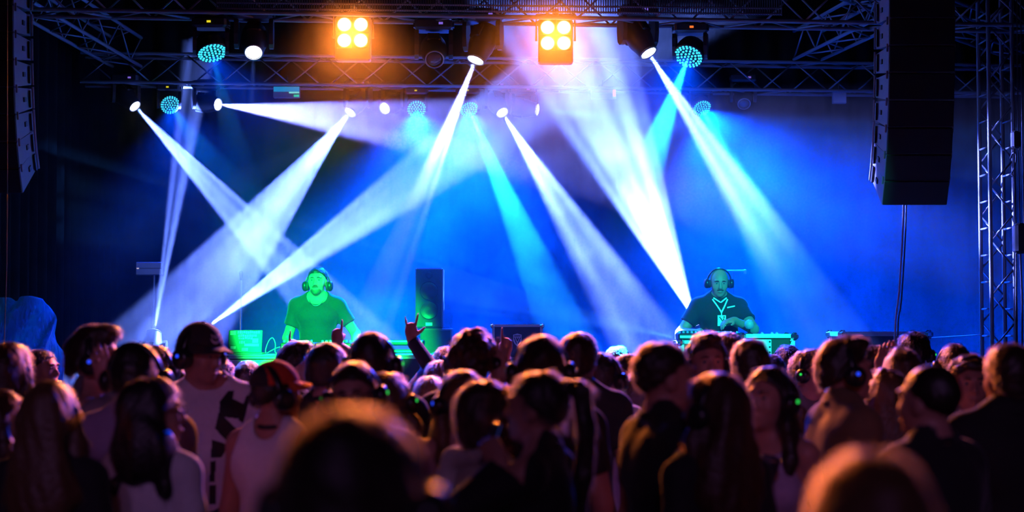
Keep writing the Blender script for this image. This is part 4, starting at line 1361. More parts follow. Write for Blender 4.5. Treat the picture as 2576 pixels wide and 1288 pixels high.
# keyboard stand beside the desk
ks = empty('keyboard_stand', (at(1010, 880, 14.75).x, 14.75, DECK)); o_ = ks.location
zk = at(1000, 862, 14.75).z - DECK
MB().box((-.05, 0, zk), (.50, .25, .05), bev=.01).build('keyboard', M_BLACKM, ks)
MB().box((-.05, -.126, zk + .012), (.48, .01, .014)).build('key_strip', M_ALU, ks)
MB().box((-.05, 0, zk - .075), (.46, .24, .03), bev=.008).build('shelf', M_ALUD, ks)
for sx in (-1, 1):
    MB().tube([(sx * .2 - .05, 0, zk), (sx * .22 - .05, 0, 0.0)], .014, 8).build('stand_leg', M_ALUD, ks)
tag(ks, 'keyboard on a thin metal stand between desk and speaker stack', 'keyboard stand')
# speaker stack lit green
def speaker(name, x0, x1, y0, zb, Y, d_, label, drivers, badge=False, ztop=None):
    a = at(x0, y0, Y); b = at(x1, y0, Y)
    r = empty(name, ((a.x + b.x) / 2, Y, zb)); w_ = b.x - a.x; h_ = (ztop or a.z) - zb
    MB().box((0, d_ / 2, h_ / 2), (w_, d_, h_), bev=.008).build('cabinet', mat('speaker_black_paint', (0.05, 0.05, 0.05), .5, noise=.2), r)
    MB().box((0, -.004, h_ / 2), (w_ * .94, .016, h_ * .96), bev=.004).build('grille', mat('speaker_cloth', (0.035, 0.035, 0.036), .8, noise=.3, nscale=150), r)
    for (z, rr) in drivers:
        MB().lathe([(rr, -.012), (rr, -.018), (rr * .9, -.014), (rr * .35, -.013), (rr * .01, -.016)], 24, 'Y', (0, 0, z * h_)).build('driver', M_BLACKM, r, True)
    if badge:
        MB().box((0, -.015, h_ * .07), (w_ * .24, .006, .028)).build('badge', mat('silver_badge', (.75, .75, .75), .35, noise=.05), r)
    return tag(r, label, 'speaker')
zs1 = at(1090, 826, 15.3).z
zs0 = DECK + (zs1 - DECK) * .5
speaker('subwoofer', 1057, 1136, 826, zs0, 15.3, .5, 'square black subwoofer carrying the tall speaker', [(.5, .105)])
speaker('subwoofer', 1057, 1136, 905, DECK, 15.3, .5, 'lower black subwoofer standing on the stage floor', [(.5, .105)], ztop=zs0)
speaker('tall_speaker', 1045, 1114, 674, zs1, 15.32, .38, 'tall speaker cabinet with a lit badge on the subwoofers', [(.30, .085), (.62, .085), (.88, .035)], True)
# flight case with a shield emblem
zc0 = at(1300, 905, 14.6).z
px_case('equipment_trunk', 1228, 1374, 905, 14.58, .5, DECK, 'plain dark equipment trunk under the case with an emblem')
px_case('flight_case', 1238, 1365, 816, 14.62, .40, zc0, 'black flight case with silver edges and a shield emblem', emblem=True)
# desk of the bald DJ
zd = at(1900, 842, 14.3).z
d2 = px_case('dj_desk', 1866, 2000, 840, 14.3, .42, DECK, 'pale-topped flight case desk beside the bald DJ', cat='desk', edge=.035, bolts=True)
MB().box((-.10, -.212, zd - DECK - .13), (.25, .012, .18), bev=.004).build('front_panel', M_WHITE, d2)
for i in range(4):
    MB().lathe([(.009, 0), (.008, -.005), (.001, -.006)], 8, 'Y', (.01, -.218, zd - DECK - .06 - i * .045)).build('bolt', M_BLACKM, d2)
d3 = px_case('dj_desk', 1712, 1866, 856, 14.3, .42, DECK, 'flight case desk in front of the bald DJ', cat='desk', edge=.03)
z3 = at(1790, 856, 14.3).z
ZT = z3
deck_unit('dj_mixer', at(1740, 850, 14.4).x, 14.50, .24, .34, .06, 'small chrome-trimmed mixer by the hand of the bald DJ', 'mixer', False, 6)
deck_unit('media_player', at(1822, 850, 14.4).x, 14.50, .27, .34, .06, 'low black media player under the hands of the bald DJ', 'media player', True, 5)
ball = empty('desk_lamp', (at(1885, 836, 14.5).x, 14.5, zd))
MB().lathe([(.035, 0), (.032, .012), (.010, .02), (.008, .05)], 14).build('base', M_BLACKM, ball, True)
MB().lathe([(.008, .045), (.030, .055), (.042, .08), (.040, .105), (.022, .125), (.002, .13)], 16).build('shade', mat('frosted_glass', (.5, .6, .65), .25, trans=.4, noise=.05), ball, True)
tag(ball, 'small round glass lamp standing on the pale-topped desk', 'lamp')
for px in (1915, 1940, 1952):
    MB().lathe([(.016, 0), (.016, .008), (.010, .022), (.002, .026)], 10, c=Vector((at(px, 838, 14.5).x, 14.45, zd - .002)) - d2.location).build('control_knob', M_ALU, d2, True)
px_case('flight_case', 2118, 2338, 834, 14.5, .6, DECK, 'long empty flight case with a bright top edge under the array cable', edge=.04, panel_m=M_CARPET)
bar = empty('light_bar', at(1845, 681, 17.2))
MB().tube([(-.12, 0, 0), (.11, 0, 0)], .010, 8).build('bar', M_ALU, bar)
MB().box((.12, 0, -.01), (.03, .02, .05), bev=.006).build('end_clip', M_ALU, bar)
MB().tube([(0, .01, 0), (0, .01, DECK - bar.location.z)], .008, 6).build('bar_stand', M_BLACKM, bar)
tag(bar, 'thin pale horizontal bar on a dark stand behind the bald DJ', 'bar')
ms = empty('mic_stand', (at(606, 800, 16.2).x, 16.2, DECK))
MB().tube([(0, 0, 0), (0, 0, at(606, 705, 16.2).z - DECK)], .010, 8).build('stand_pole', M_ALUD, ms)
MB().lathe([(.14, 0), (.13, .015), (.02, .03)], 16).build('stand_base', M_BLACKM, ms)
MB().lathe([(.012, 0), (.016, .03), (.022, .06), (.020, .085), (.002, .10)], 12, c=(0, 0, at(606, 705, 16.2).z - DECK)).build('microphone', M_BLACKM, ms, True)
tag(ms, 'slim microphone stand standing behind the laptop', 'stand')

# ------------------------------------------------------------------ the two DJs
M_TEAL = ('teal_grey', (0.012, 0.013, 0.022))
t1 = at(742, 872, 14.55); t2 = at(890, 880, 14.55)
dj1 = person(799, 669, 283, 180, 'DJ in a grey t-shirt and necklace with green light on his arms', hair='crop', hc='dark', top='tee', tc=M_TEAL, z0=DECK, Y=14.85, fine=1.0, face=True, hy=4, hpitch=-2, neck=.030,
             arms={'R': dict(w=at(741, 872, 14.62), pose='flat', d=(0, 1, -.3), n=(0, 0, -1), pole=(.75, -.9, 1.0)), 'L': dict(w=at(892, 876, 14.62), pose='flat', d=(0, 1, -.3), n=(0, 0, -1), pole=(-.75, -.9, 1.0))},
             hp=(None, .028), group='DJs on the stage', strandn=500, lower=('jeans_black', (.015, .015, .02)), bulk=1.0)
H = dj1['H']; b = dj1['body']
fbd = Fld((axis(-.09, .09, .006), axis(.0, .14, .006), axis(1.49, 1.62, .006)))
Rn = np.array([list(r) for r in dj1['M4'].to_3x3()], np.float32)
fbd.add(('e', H((0, 0.050, 1.560)), V3((.050, .050, .046)), Rn), .01); fbd.add(('e', H((0, .082, 1.537)), V3((.025, .020, .020)), Rn), .02)
fbd.plane(H((0, .03, 1.575)), Rn @ unit(V3((0, -.35, 1)))); fbd.cut(('e', H((0, .100, 1.568)), V3((.026, .022, .009)), Rn), .004)
link('beard', np_mesh('beard', *fbd.surface(), mat('beard_hair', (.10, .06, .035), .6, noise=.4, nscale=120, bump=.6)), None, b)
MB().tube([H((-.026, .100, 1.586)), H((-.012, .1085, 1.590)), H((.012, .1085, 1.590)), H((.026, .100, 1.586))], [.003, .005, .005, .003], 6).build('moustache', mat('beard_hair', (.10, .06, .035)), b, True)
nk = []
tree = BVHTree.FromPolygons([Vector(p) for p in dj1['vs'].tolist()], dj1['qs'].tolist())
for i in range(17):
    a_ = -PI / 2 + PI * i / 16
    x = .062 * math.sin(a_); z = 1.490 - .070 * math.cos(a_)
    nk.append((x, .082 + .025 * math.cos(a_) if abs(a_) < 1.3 else .03, z))
MB().tube(nk, .0028, 6).build('necklace', M_CHROME, b, True)
dj2 = person(1808, 674, 283, 178, 'bald DJ in a black polo shirt with headphones and a lanyard', hair='bald', hc='dark', top='polo', tc=('black_polo', (0.012, 0.014, 0.022)), z0=DECK, Y=14.95, fine=1.0, face=True, hpitch=-16, hy=2, bulk=1.13,
             arms={'R': dict(w=at(1762, 836, 14.70), pose='relaxed', d=(0, .8, -.6), n=(0, 0, -1), pole=(.8, -.5, 1.0)), 'L': dict(w=at(1846, 806, 14.62), pose='relaxed', d=(.85, .5, -.15), n=(0, -.2, -1), pole=(-.9, -.2, .9))},
             hp=None, group='DJs on the stage', strandn=0, ctop=1.750, lower=('jeans_black', (.015, .015, .02)))
b = dj2['body']; H = dj2['H']
o = bpy.data.objects.new('headphones', ME_BAND); COL.objects.link(o); o.parent = b
o.matrix_basis = dj2['M4'] @ Matrix.Translation((0, -.004, 1.642)) @ Matrix.Rotation(math.radians(-4), 4, 'X')
for sx in (-1, 1):
    c = bpy.data.objects.new('ear_cup', ME_CUP); COL.objects.link(c); c.parent = o
    c.matrix_basis = Matrix.Translation((sx * .088, 0, -.022)) @ (Matrix.Identity(4) if sx > 0 else Matrix.Rotation(PI, 4, 'Z'))
    u_ = bpy.data.objects.new('ear_cushion', ME_CUS); COL.objects.link(u_); u_.parent = o; u_.matrix_basis = c.matrix_basis
MB().tube([H((-.028, .098, 1.586)), H((-.012, .1075, 1.591)), H((.012, .1075, 1.591)), H((.028, .098, 1.586))], [.003, .006, .006, .003], 6).build('moustache', mat('beard_hair', (.10, .06, .035)), b, True)
M_LAN = mat('lanyard_ribbon', (.75, .78, .78), .6, noise=.1, nscale=60)
M_PRINT = mat('white_print', (.8, .8, .8), .6)
def strip(x0, z0, x1, z1, w_):
    dx, dz = x1 - x0, z1 - z0; L = math.hypot(dx, dz); nx, nz = -dz / L * w_ / 2, dx / L * w_ / 2
    return [(x0 + nx, z0 + nz), (x1 + nx, z1 + nz), (x1 - nx, z1 - nz), (x0 - nx, z0 - nz)]
vq = (dj2['vs'], dj2['qs'])
lan = decal(dj2, vq, [strip(.066, 1.478, .0, 1.362, .013), strip(-.066, 1.478, .0, 1.362, .013), strip(0, 1.366, 0, 1.335, .010)], 'lanyard', M_LAN, start=.6, parent=dj2['shirt'], off=.006, step=.0025)
decal(dj2, vq, [strip(.058, 1.49, .0, 1.448, .012), strip(-.058, 1.49, .0, 1.448, .012)], 'collar', M_LAN, start=.6, parent=dj2['shirt'], off=.010, step=.002)
decal(dj2, vq, [[(-.052, 1.398), (-.125, 1.412), (-.125, 1.424), (-.052, 1.410)]], 'chest_logo', M_PRINT, start=.6, parent=dj2['shirt'], off=.005, step=.002)
bd = decal(dj2, vq, [[(-.036, 1.338), (.036, 1.338), (.036, 1.245), (-.036, 1.245)]], 'badge', mat('badge_card', (.75, .8, .75), .35, noise=.25, nscale=40), start=.6, parent=dj2['shirt'], off=.014, step=.01)
decal(dj2, vq, [strip(.02, 1.325, -.02, 1.27, .008), strip(-.02, 1.33, -.015, 1.29, .008)], 'badge_print', M_BLACK, start=.6, parent=dj2['shirt'], off=.016, step=.004)
# ------------------------------------------------------------------ the audience
BLK = ('black', (0.010, 0.010, 0.012)); NAVY = ('navy', (0.015, 0.018, 0.04)); WHT = ('white', (0.62, 0.60, 0.62)); GRY = ('grey', (0.16, 0.15, 0.17))
PUR = ('mauve', (0.30, 0.22, 0.36)); LIL = ('lilac', (0.42, 0.33, 0.50)); TAN = ('tan', (0.17, 0.105, 0.05)); RED = ('wine', (0.12, 0.02, 0.03)); CRM = ('cream', (0.5, 0.42, 0.36)); DKG = ('charcoal', (0.04, 0.038, 0.042))
M_REDCAP = cloth('red_cap', (0.62, 0.045, 0.015)); M_BLKCAP = cloth('black_cap', (0.012, 0.012, 0.016)); M_BRIM = cloth('red_brim', (0.75, 0.09, 0.02))
# px, py (top of head), pixels per metre, facing, label, options
CROWD = [
 ('edge_l', 2, 985, 660, 70, 'person with auburn hair at the very edge of the crowd', dict(sex='f', hair='wavy', hc='auburn', tc=DKG)),
 ('A1', 26, 866, 560, 20, 'woman with wavy auburn hair in front of the plastic sheet', dict(sex='f', hair='wavy', hc='auburn', tc=DKG)),
 ('A2', 104, 876, 420, 150, 'short-haired man looking sideways beside the blue plastic sheet', dict(hair='short', hc='dark', tc=BLK, face=True, hy=-40)),
 ('A3', 240, 822, 570, 85, 'man with a brushed-up quiff holding a hand to his ear', dict(hair='quiff', hc='brown', tc=GRY, top='jacket', hp='b', face=True, skin=0)),
 ('A4', 345, 862, 640, 15, 'dark-haired person in a mauve shirt wearing headphones, beside the man in a black cap', dict(hair='short', hc='dark', tc=PUR, hp=None)),
 ('A4b', 398, 868, 470, 30, 'person in headphones standing behind the mauve shirt', dict(hair='short', hc='brown', tc=DKG, hp='w')),
 ('A5', 492, 805, 520, 160, 'man in a black cap and white t-shirt with a bold black print', dict(hair='short', hc='dark', tc=WHT, hp='b', face=True, hy=-38, hpitch=-12, skin=1, cap=(M_BLKCAP, 0), hoff=(.07, .03))),
 ('A5b', 556, 898, 410, 10, 'brown-haired person half hidden by the white t-shirt shoulder', dict(hair='short', hc='brown', tc=BLK)),
 ('A5c', 446, 918, 430, 20, 'dark-haired person half hidden behind the man in a cap', dict(hair='short', hc='dark', tc=BLK)),
 ('A6', 385, 952, 700, 22, 'long black-haired person in glasses and a plain white t-shirt', dict(sex='f', hair='wavy', hc='black', tc=WHT, face=True, hy=45, hairlen=1.40)),
 ('A7', 128, 957, 740, 5, 'woman with long blond-edged hair and dark clothes', dict(sex='f', hair='long', hc='light', tc=BLK)),
 ('A9', 625, 906, 400, 5, 'dark-haired person in front of the laptop end of the desk', dict(hair='short', hc='dark', tc=BLK)),
 ('B2', 694, 903, 590, 25, 'man in a red and black cap and white tank top', dict(hair='buzz', hc='dark', tc=WHT, top='tank', hp=None, hy=30, skin=1, cap=(M_REDCAP, 0, M_BRIM, M_BLKCAP), bulk=1.1)),
 ('B3', 746, 861, 420, 70, 'short-haired man with a red-lit cheek in front of the desk', dict(hair='quiff', hc='dark', tc=BLK, face=True)),
 ('B4', 826, 862, 545, 20, 'dark-haired man in black below the pointing hand', dict(hair='short', hc='dark', tc=BLK)),
 ('B5', 937, 835, 560, 8, 'dark-haired man in headphones in front of the media players', dict(hair='short', hc='black', tc=BLK, hp='g', ledside=(1,))),
 ('B6', 900, 908, 640, 185, 'person in headphones with green lights facing away from the stage', dict(sex='m', hair='short', hc='brown', tc=DKG, hp='g', face=True, hpitch=-8)),
 ('B7', 982, 938, 590, 10, 'blond woman in headphones with a single green light', dict(sex='f', hair='wavy', hc='light', tc=WHT, top='tank', hp='g', ledside=(1,))),
 ('B9', 890, 1022, 1900, 12, 'dark head close to the lens with a blurred orange rim', dict(hair='short', hc='dark', tc=BLK, hp='g', ledside=(-1,), strandn=5000)),
 ('R1', 838, 868, 372, 5, 'man pointing one finger straight up at the DJ', dict(hair='short', hc='dark', tc=BLK)),
 ('R2', 752, 874, 366, 5, 'person raising a dark pointing hand before the DJ desk', dict(hair='short', hc='dark', tc=BLK)),
 ('R3', 958, 880, 392, 2, 'person in a dark jacket making the horns sign', dict(hair='short', hc='dark', tc=NAVY, top='jacket')),
 ('R4', 1338, 868, 400, 0, 'person in a wine-red sleeve pointing up before the emblem case', dict(hair='short', hc='brown', tc=RED, top='jacket')),
 ('C13', 1078, 948, 455, 350, 'blond woman with a bare raised forearm', dict(sex='f', hair='bob', hc='blond', tc=BLK)),
 ('C11', 1124, 870, 365, 15, 'person in headphones in front of the subwoofer', dict(hair='short', hc='brown', tc=BLK, hp='w')),
 ('C11b', 1108, 908, 420, 10, 'small brown-haired person in headphones under the subwoofer', dict(sex='f', hair='bob', hc='light', tc=DKG, hp='w')),
 ('C1', 1190, 829, 560, 5, 'man with tousled brown hair and headphones raising an open hand', dict(hair='curly', hc='brown', tc=BLK, hp='b', ledside=(1,))),
 ('C8', 1168, 904, 540, 5, 'brown-haired person standing behind the woman in a blue-lit headset', dict(hair='bob', sex='f', hc='light', tc=DKG)),
 ('C7', 1160, 930, 595, 160, 'woman in headphones with a blue light and lilac top', dict(sex='f', hair='long', hc='light', tc=LIL, top='tank', hp='b', ledside=(1,), face=True, hpitch=-14)),
 ('C9', 1228, 960, 700, 60, 'person with a brown bob and a pale scarf', dict(sex='f', hair='bob', hc='brown', tc=CRM)),
 ('C10', 1350, 932, 745, 292, 'woman with a long ponytail and black jacket facing the brown bob', dict(sex='f', hair='pony', hc='dark', tc=BLK, top='jacket', face=True)),
 ('C2', 1360, 842, 620, 3, 'man in headphones with two painted pale glints seen from behind', dict(hair='short', hc='brown', tc=BLK, hp='w')),
 ('C3', 1456, 836, 540, 12, 'tall brown-haired man with a bare neck and dark shirt', dict(hair='short', hc='brown', tc=DKG)),
 ('C4', 1518, 887, 500, 30, 'dark-haired person in headphones and a white top', dict(hair='short', hc='dark', tc=WHT, hp='w')),
 ('C5', 1553, 870, 365, 8, 'far person in headphones with a bright headband clip', dict(hair='short', hc='brown', tc=BLK, hp='g')),
 ('C6', 1576, 890, 440, 262, 'short-haired man in profile with a collared shirt', dict(hair='short', hc='dark', tc=GRY, top='polo', face=True)),
 ('C14', 1612, 930, 470, 10, 'dark-haired woman behind the black polo shoulder', dict(sex='f', hair='long', hc='dark', tc=DKG)),
 ('D1', 1672, 856, 712, 72, 'man in a black polo shirt holding up a bottle', dict(hair='crop', hc='brown', tc=BLK, top='polo', face=True, bulk=1.12)),
 ('D2', 1777, 840, 530, 172, 'man with swept hair and one green light facing away from the DJ', dict(hair='quiff', hc='brown', tc=GRY, face=True, hp='g', ledside=(-1,))),
 ('D3', 1830, 834, 425, 5, 'reddish-haired person in front of the bald DJ', dict(hair='short', hc='auburn', tc=BLK)),
 ('D4', 1888, 852, 555, 8, 'brown round-headed man before the pale-topped desk', dict(hair='short', hc='brown', tc=DKG)),
 ('D4b', 1940, 890, 420, 20, 'dark-haired person half hidden behind the round-headed man', dict(hair='short', hc='dark', tc=BLK)),
 ('D5', 1982, 866, 362, 10, 'far dark-haired person in shiny headphones', dict(hair='short', hc='black', tc=NAVY, hp='b')),
 ('D6', 2033, 881, 425, 150, 'man in headphones with a green light looking along the stage', dict(hair='quiff', hc='brown', tc=GRY, hp='g', face=True, hy=-30)),
 ('D7', 1798, 940, 745, 332, 'woman with long straight brown hair and one green light', dict(sex='f', hair='long', hc='auburn', tc=BLK, hp='g', ledside=(1,), hy=-22)),
 ('D8', 1936, 924, 640, 206, 'woman in a lilac tank top holding a cup', dict(sex='f', hair='long', hc='dark', tc=LIL, top='tank', face=True, hp='g', ledside=(-1,), hy=16)),
 ('E1', 2126, 850, 595, 78, 'man in headphones with a blue light and tan jacket', dict(hair='quiff', hc='brown', tc=TAN, top='jacket', hp='b', face=True)),
 ('E2', 2203, 868, 445, 95, 'man with both hands held up to his face', dict(hair='short', hc='brown', tc=GRY, face=True)),
 ('E3', 2268, 874, 520, 5, 'broad brown-haired man beyond the buzz-cut man', dict(hair='short', hc='brown', tc=BLK)),
 ('E4', 2300, 836, 378, 20, 'far dark-haired man before the long empty flight case', dict(hair='curly', hc='dark', tc=RED, hp='g')),
 ('E5', 2232, 928, 590, 15, 'brown-haired woman in a cream top', dict(sex='f', hair='long', hc='light', tc=CRM)),
 ('E6', 2335, 912, 760, 318, 'broad man with a buzz cut and plain black t-shirt', dict(hair='buzz', hc='dark', tc=BLK, bulk=1.25, face=True)),
 ('E7', 2400, 864, 415, 8, 'person in shiny blue and pink lit headphones', dict(hair='short', hc='brown', tc=DKG, hp='b')),
 ('E8', 2442, 895, 560, 165, 'man with messy hair and a light collar facing the audience', dict(hair='curly', hc='brown', tc=CRM, top='polo', face=True, hy=20)),
 ('E9', 2534, 862, 660, 350, 'man in black with an orange-rimmed crop at the crowd edge', dict(hair='short', hc='brown', tc=BLK, top='jacket', bulk=1.15)),
 ('E10', 2592, 872, 520, 20, 'person half outside the crowd edge beyond the man in black', dict(hair='short', hc='brown', tc=BLK)),
 ('E11', 2182, 1138, 1800, 350, 'light-haired head close to the lens with a curved orange rim', dict(sex='f', hair='short', hc='light', tc=CRM, strandn=5000)),
]
# settle: nobody stands inside somebody else; each keeps the line of sight and only moves along it
YY = {c[0]: F / c[3] for c in CROWD}
order = sorted(YY, key=lambda q: YY[q])
PX = {c[0]: (c[1] - 1288) / F for c in CROWD}
for _ in range(400):
    mv = 0
    for i, a in enumerate(order):
        for b_ in order[i + 1:]:
            dy = YY[b_] - YY[a]
            dx = abs(PX[a] * YY[a] - PX[b_] * YY[b_])
            need = 0.36 * math.sqrt(max(0.0, 1 - (dx / 0.50) ** 2)) if dx < .50 else 0
            if dy < need and YY[a] > 2.6:
                m_ = (need - dy) / 2 + .003
                YY[a] -= m_; YY[b_] = min(YY[b_] + m_, 11.45); mv += 1
    if not mv: break
HND = {}
INFO = {}
for (cid, px, py, s, fa, lab, o) in CROWD:
    o = dict(o)
    Yp = YY[cid]
    def W(x, y, dy): return at(x, y, Yp + dy)
    if cid == 'A3': o['arms'] = {'R': dict(w=W(273, 972, -.12), pose='flat', d=(.2, -.3, 1), n=(-1, 0, .2), pole=(.5, .6, .9))}
    if cid == 'R1': o['arms'] = {'R': dict(w=W(848, 866, .10), pose='point', d=(0, .05, 1), n=(0, 1, 0), pole=(.6, .2, 1.2))}
    if cid == 'R2': o['arms'] = {'L': dict(w=W(734, 892, .10), pose='point', d=(.12, .05, 1), n=(0, 1, 0), pole=(-.6, .2, 1.2))}
    if cid == 'R3': o['arms'] = {'R': dict(w=W(1034, 852, .12), pose='horns', d=(0, .05, 1), n=(0, 1, 0), pole=(.9, .1, 1.3))}
    if cid == 'R4': o['arms'] = {'L': dict(w=W(1272, 892, .10), pose='point', d=(.06, .05, 1), n=(0, 1, 0), pole=(-.3, .3, 1.1))}
    if cid == 'C13': o['arms'] = {'L': dict(w=W(1004, 946, .05), pose='flat', d=(-.5, .1, .7), n=(1, 0, .3), pole=(-.2, .1, .9))}
    if cid == 'C1': o['arms'] = {'R': dict(w=W(1254, 948, -.03), pose='open', d=(.06, .05, 1), n=(0, 1, 0), pole=(.8, .1, 1.0))}
    if cid == 'D1': o['arms'] = {'R': dict(w=W(1700, 1172, -.25), pose='grip', d=(.2, .75, .6), n=(-1, .3, 0), pole=(.6, -.1, .8))}
    if cid == 'D8': o['arms'] = {'R': dict(w=W(1905, 1205, -.22), pose='grip', d=(-.85, .3, .35), n=(.3, 1, .1), pole=(.7, -.2, .8))}
    if cid == 'E2': o['arms'] = {'R': dict(w=W(2212, 935, -.12), pose='flat', d=(-.1, .3, 1), n=(-1, 0, 0), pole=(.3, .5, .8)), 'L': dict(w=W(2222, 930, .10), pose='flat', d=(-.1, .3, 1), n=(1, 0, 0), pole=(-.5, .5, .9))}
    if cid == 'C9': o['arms'] = {'R': dict(w=(.10, .30, 1.28), pose='relaxed', d=(-.5, .6, .5), n=(-.3, -.6, 0), pole=(.6, -.2, .9), fine=False)}
    if cid == 'C10': o['arms'] = {'L': dict(w=W(1262, 1168, -.10), pose='grip', d=(.2, .6, .7), n=(1, .2, 0), pole=(-.6, .1, .7))}
    if cid in ('B6', 'B7'): o['hroll'] = 6 if cid == 'B6' else -6
    if cid in ('B9', 'E11'): o['fine'] = .6
    INFO[cid] = person(px, py, s, fa, lab, Y=Yp, ctop=1.787 if o.get('cap') else (1.772 if o.get('hair') in ('quiff', 'curly') else 1.765), **o)

# headband of the person in the mauve shirt, scarf, glasses, collars
def glasses(info, sun=False):
    M4 = info['M4']; b = info['body']
    g = MB()
    for sx in (-1, 1):
        g.tube([(sx * .033 + .022 * math.cos(t * PI / 6), .108, 1.644 + .016 * math.sin(t * PI / 6)) for t in range(13)], .0024, 6, caps=False)
    g.tube([(-.011, .110, 1.648), (.011, .110, 1.648)], .0024, 6)
    for sx in (-1, 1):
        g.tube([(sx * .055, .106, 1.648), (sx * .079, .05, 1.648), (sx * .081, -.01, 1.645)], .0024, 6)
    o = g.build('glasses', mat('glasses_frame', (.05, .01, .02), .3), b, True)
    o.matrix_basis = M4
    o['kind'] = 'stuff'
for cid in ('A6', 'B6', 'A3'): glasses(INFO[cid])
# print on the white t-shirt: tall block letters running down the chest
inf = INFO['A5']
polys = [[(-.075, 1.465), (-.103, 1.465), (-.093, 1.43), (-.141, 1.406), (-.136, 1.339), (-.022, 1.352), (-.030, 1.42)],
         [(-.157, 1.443), (-.176, 1.44), (-.134, 1.32), (-.110, 1.335)],
         [(-.022, 1.372), (-.004, 1.30), (-.074, 1.225), (-.145, 1.255)],
         [(.008, 1.250), (-.072, 1.222), (-.035, 1.168), (.012, 1.168)],
         [(.012, 1.150), (-.010, 1.155), (-.006, 1.060), (.018, 1.060)], [(.018, 1.045), (-.012, 1.045), (-.012, .96), (.018, .96)]]
decal(inf, (inf['vs'], inf['qs']), polys, 'printed_letter', mat('black_print', (.008, .008, .010), .7), start=.5, parent=inf['shirt'], step=.0035)
# pale tick-shaped logo on the black cap
b = inf['body']; cp = [c for c in b.children if c.name.startswith('cap')][0]
vc = np.zeros(len(cp.data.vertices) * 3, np.float32); cp.data.vertices.foreach_get('co', vc); vc = vc.reshape(-1, 3)
qc = np.zeros(len(cp.data.polygons) * 4, np.int32); cp.data.polygons.foreach_get('vertices', qc); qc = qc.reshape(-1, 4)
M4i = inf['M4'].inverted()
vl = np.array([list(M4i @ Vector(p)) for p in vc.tolist()], np.float32)
tick = [(.040, 1.7300), (.0375, 1.7140), (.030, 1.7060), (.019, 1.7045), (.004, 1.7095), (-.054, 1.7440), (.006, 1.7195), (.020, 1.7160), (.030, 1.7185), (.035, 1.7235)]
nike = []
def glyph(x0, segs):
    for (xa, za, xb, zb) in segs: nike.append(strip(x0 - xa * .013, 1.7265 + za * .017, x0 - xb * .013, 1.7265 + zb * .017, .0034))
glyph(.030, [(0, 0, 0, 1), (0, 1, 1, 0), (1, 0, 1, 1)]); glyph(.0125, [(0, 0, 0, 1)]); glyph(.008, [(0, 0, 0, 1), (0, .45, 1, 1), (.3, .6, 1, 0)]); glyph(-.009, [(0, 0, 0, 1), (0, 1, .9, 1), (0, .5, .8, .5), (0, 0, .9, 0)])
for dobj in decal(inf, (vl, qc), nike, 'cap_lettering', mat('pale_logo_thread', (.62, .55, .62), .7), start=.5, parent=cp, step=.0012, off=.003):
    dobj.matrix_basis = inf['M4']
for dobj in decal(inf, (vl, qc), [tick], 'cap_logo', mat('pale_logo_thread', (.62, .55, .62), .7), start=.5, parent=cp, step=.0012, off=.003):
    dobj.matrix_basis = inf['M4']
# headphone band over the curly dark head
for cid, y_ in (('A4', -.01), ('B2', -.03)):
    o = bpy.data.objects.new('headphones', ME_BAND); COL.objects.link(o); o.parent = INFO[cid]['body']
    o.matrix_basis = INFO[cid]['M4'] @ Matrix.Translation((0, y_, 1.640)) @ Matrix.Rotation(math.radians(12), 4, 'X') @ Matrix.Scale(1.12, 4)
    for sx in (-1, 1):
        c = bpy.data.objects.new('ear_cup', ME_CUP); COL.objects.link(c); c.parent = o
        c.matrix_basis = Matrix.Translation((sx * .088, 0, -.022)) @ (Matrix.Identity(4) if sx > 0 else Matrix.Rotation(PI, 4, 'Z'))
# black collar band of the man in the red cap
i_ = INFO['B2']
MB().tube([(.060 * math.cos(t * PI / 8), .066 * math.sin(t * PI / 8) - .016, 1.505 + .008 * math.sin(t * PI / 8)) for t in range(17)], .010, 8, caps=False).build('neck_band', mat('black_band', (.01, .01, .012), .5), i_['body'], True)
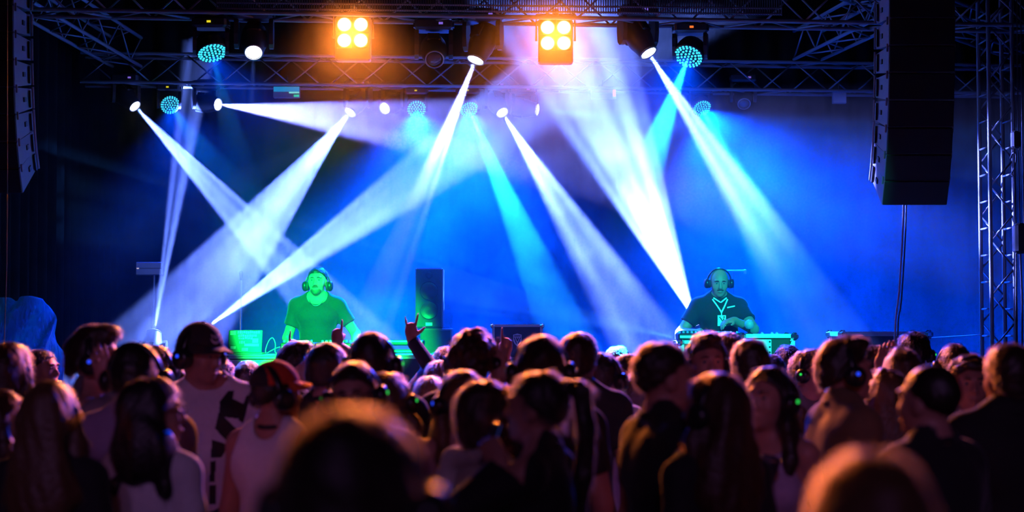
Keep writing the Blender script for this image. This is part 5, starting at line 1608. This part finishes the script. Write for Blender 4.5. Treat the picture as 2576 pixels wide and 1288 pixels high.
# pale scarf over the blond bob's shoulder
i_ = INFO['C9']
fs_ = Fld((axis(-.26, .26, .012), axis(-.2, .22, .012), axis(.95, 1.56, .014)))
fs_.add(('c', V3((-.13, -.06, 1.47)), V3((.10, -.05, 1.49)), .045, .04), .03); fs_.add(('c', V3((-.15, -.07, 1.46)), V3((-.17, -.13, 1.25)), .045, .04), .04)
fs_.add(('c', V3((-.17, -.13, 1.25)), V3((-.16, -.14, 1.0)), .040, .03), .04); fs_.add(('c', V3((.10, -.04, 1.49)), V3((.08, .09, 1.42)), .04, .035), .03)
vs_, qs_ = fs_.surface()
link('scarf', np_mesh('scarf', vs_ + vnormals(vs_, qs_) * (noise3(vs_, 60, 3) * .007)[:, None], qs_, cloth('pale_scarf', (.62, .56, .52))), None, i_['body'])
# things in hands
def held(name, builder, p, label, cat, rot=None):
    r = empty(name, p)
    if rot is not None: r.rotation_euler = rot
    builder(r)
    return tag(r, label, cat)
def cup_(r):
    MB().lathe([(.030, -.055), (.033, -.05), (.040, .05), (.0405, .055), (.037, .053), (.030, -.048), (.001, -.050)], 18).build('cup_wall', mat('dark_cup', (.03, .025, .05), .35), r, True)
    MB().lathe([(.036, .036), (.001, .037)], 18).build('drink', mat('dark_drink', (.10, .04, .01), .1), r)
h_ = INFO['D8']['hands']['R']; p = wpt(INFO['D8'], h_[2] + h_[3] * .085 + unit(h_[4]) * .045)
held('drinking_cup', cup_, p, 'dark drinking cup gripped by the woman in a lilac tank top', 'cup', (.25, .2, 0))
def bottle_(r):
    MB().lathe([(.028, -.11), (.031, -.105), (.031, .03), (.022, .065), (.012, .085), (.012, .115), (.010, .115)], 16).build('glass', mat('bottle_glass', (.25, .35, .5), .08, trans=.7), r, True)
    MB().lathe([(.0135, .112), (.0135, .128), (.001, .130)], 12).build('cap', mat('blue_bottle_cap', (.1, .3, .7), .3), r, True)
    MB().lathe([(.0316, -.06), (.0316, .0)], 16).build('paper_band', mat('bottle_paper', (.6, .55, .4), .6), r, True)
h_ = INFO['D1']['hands']['R']; p = wpt(INFO['D1'], h_[2] + h_[3] * .085 + unit(h_[4]) * .042)
held('bottle', bottle_, p, 'bottle in the raised hand of the man in a black polo', 'bottle', (.15, -.25, 0))
def phone_(r):
    MB().box((0, 0, 0), (.072, .009, .145), bev=.003).build('case', M_BLACK, r)
    MB().box((0, -.0052, 0), (.066, .001, .135)).build('screen', emis('phone_screen_glow', (.06, .14, .9), .4), r)
h_ = INFO['C10']['hands']['L']; p = wpt(INFO['C10'], h_[2] + h_[3] * .09 + unit(h_[4]) * .030)
held('phone', phone_, p, 'phone with a blue screen held by the woman with a ponytail', 'phone', (.35, 0, 1.9))
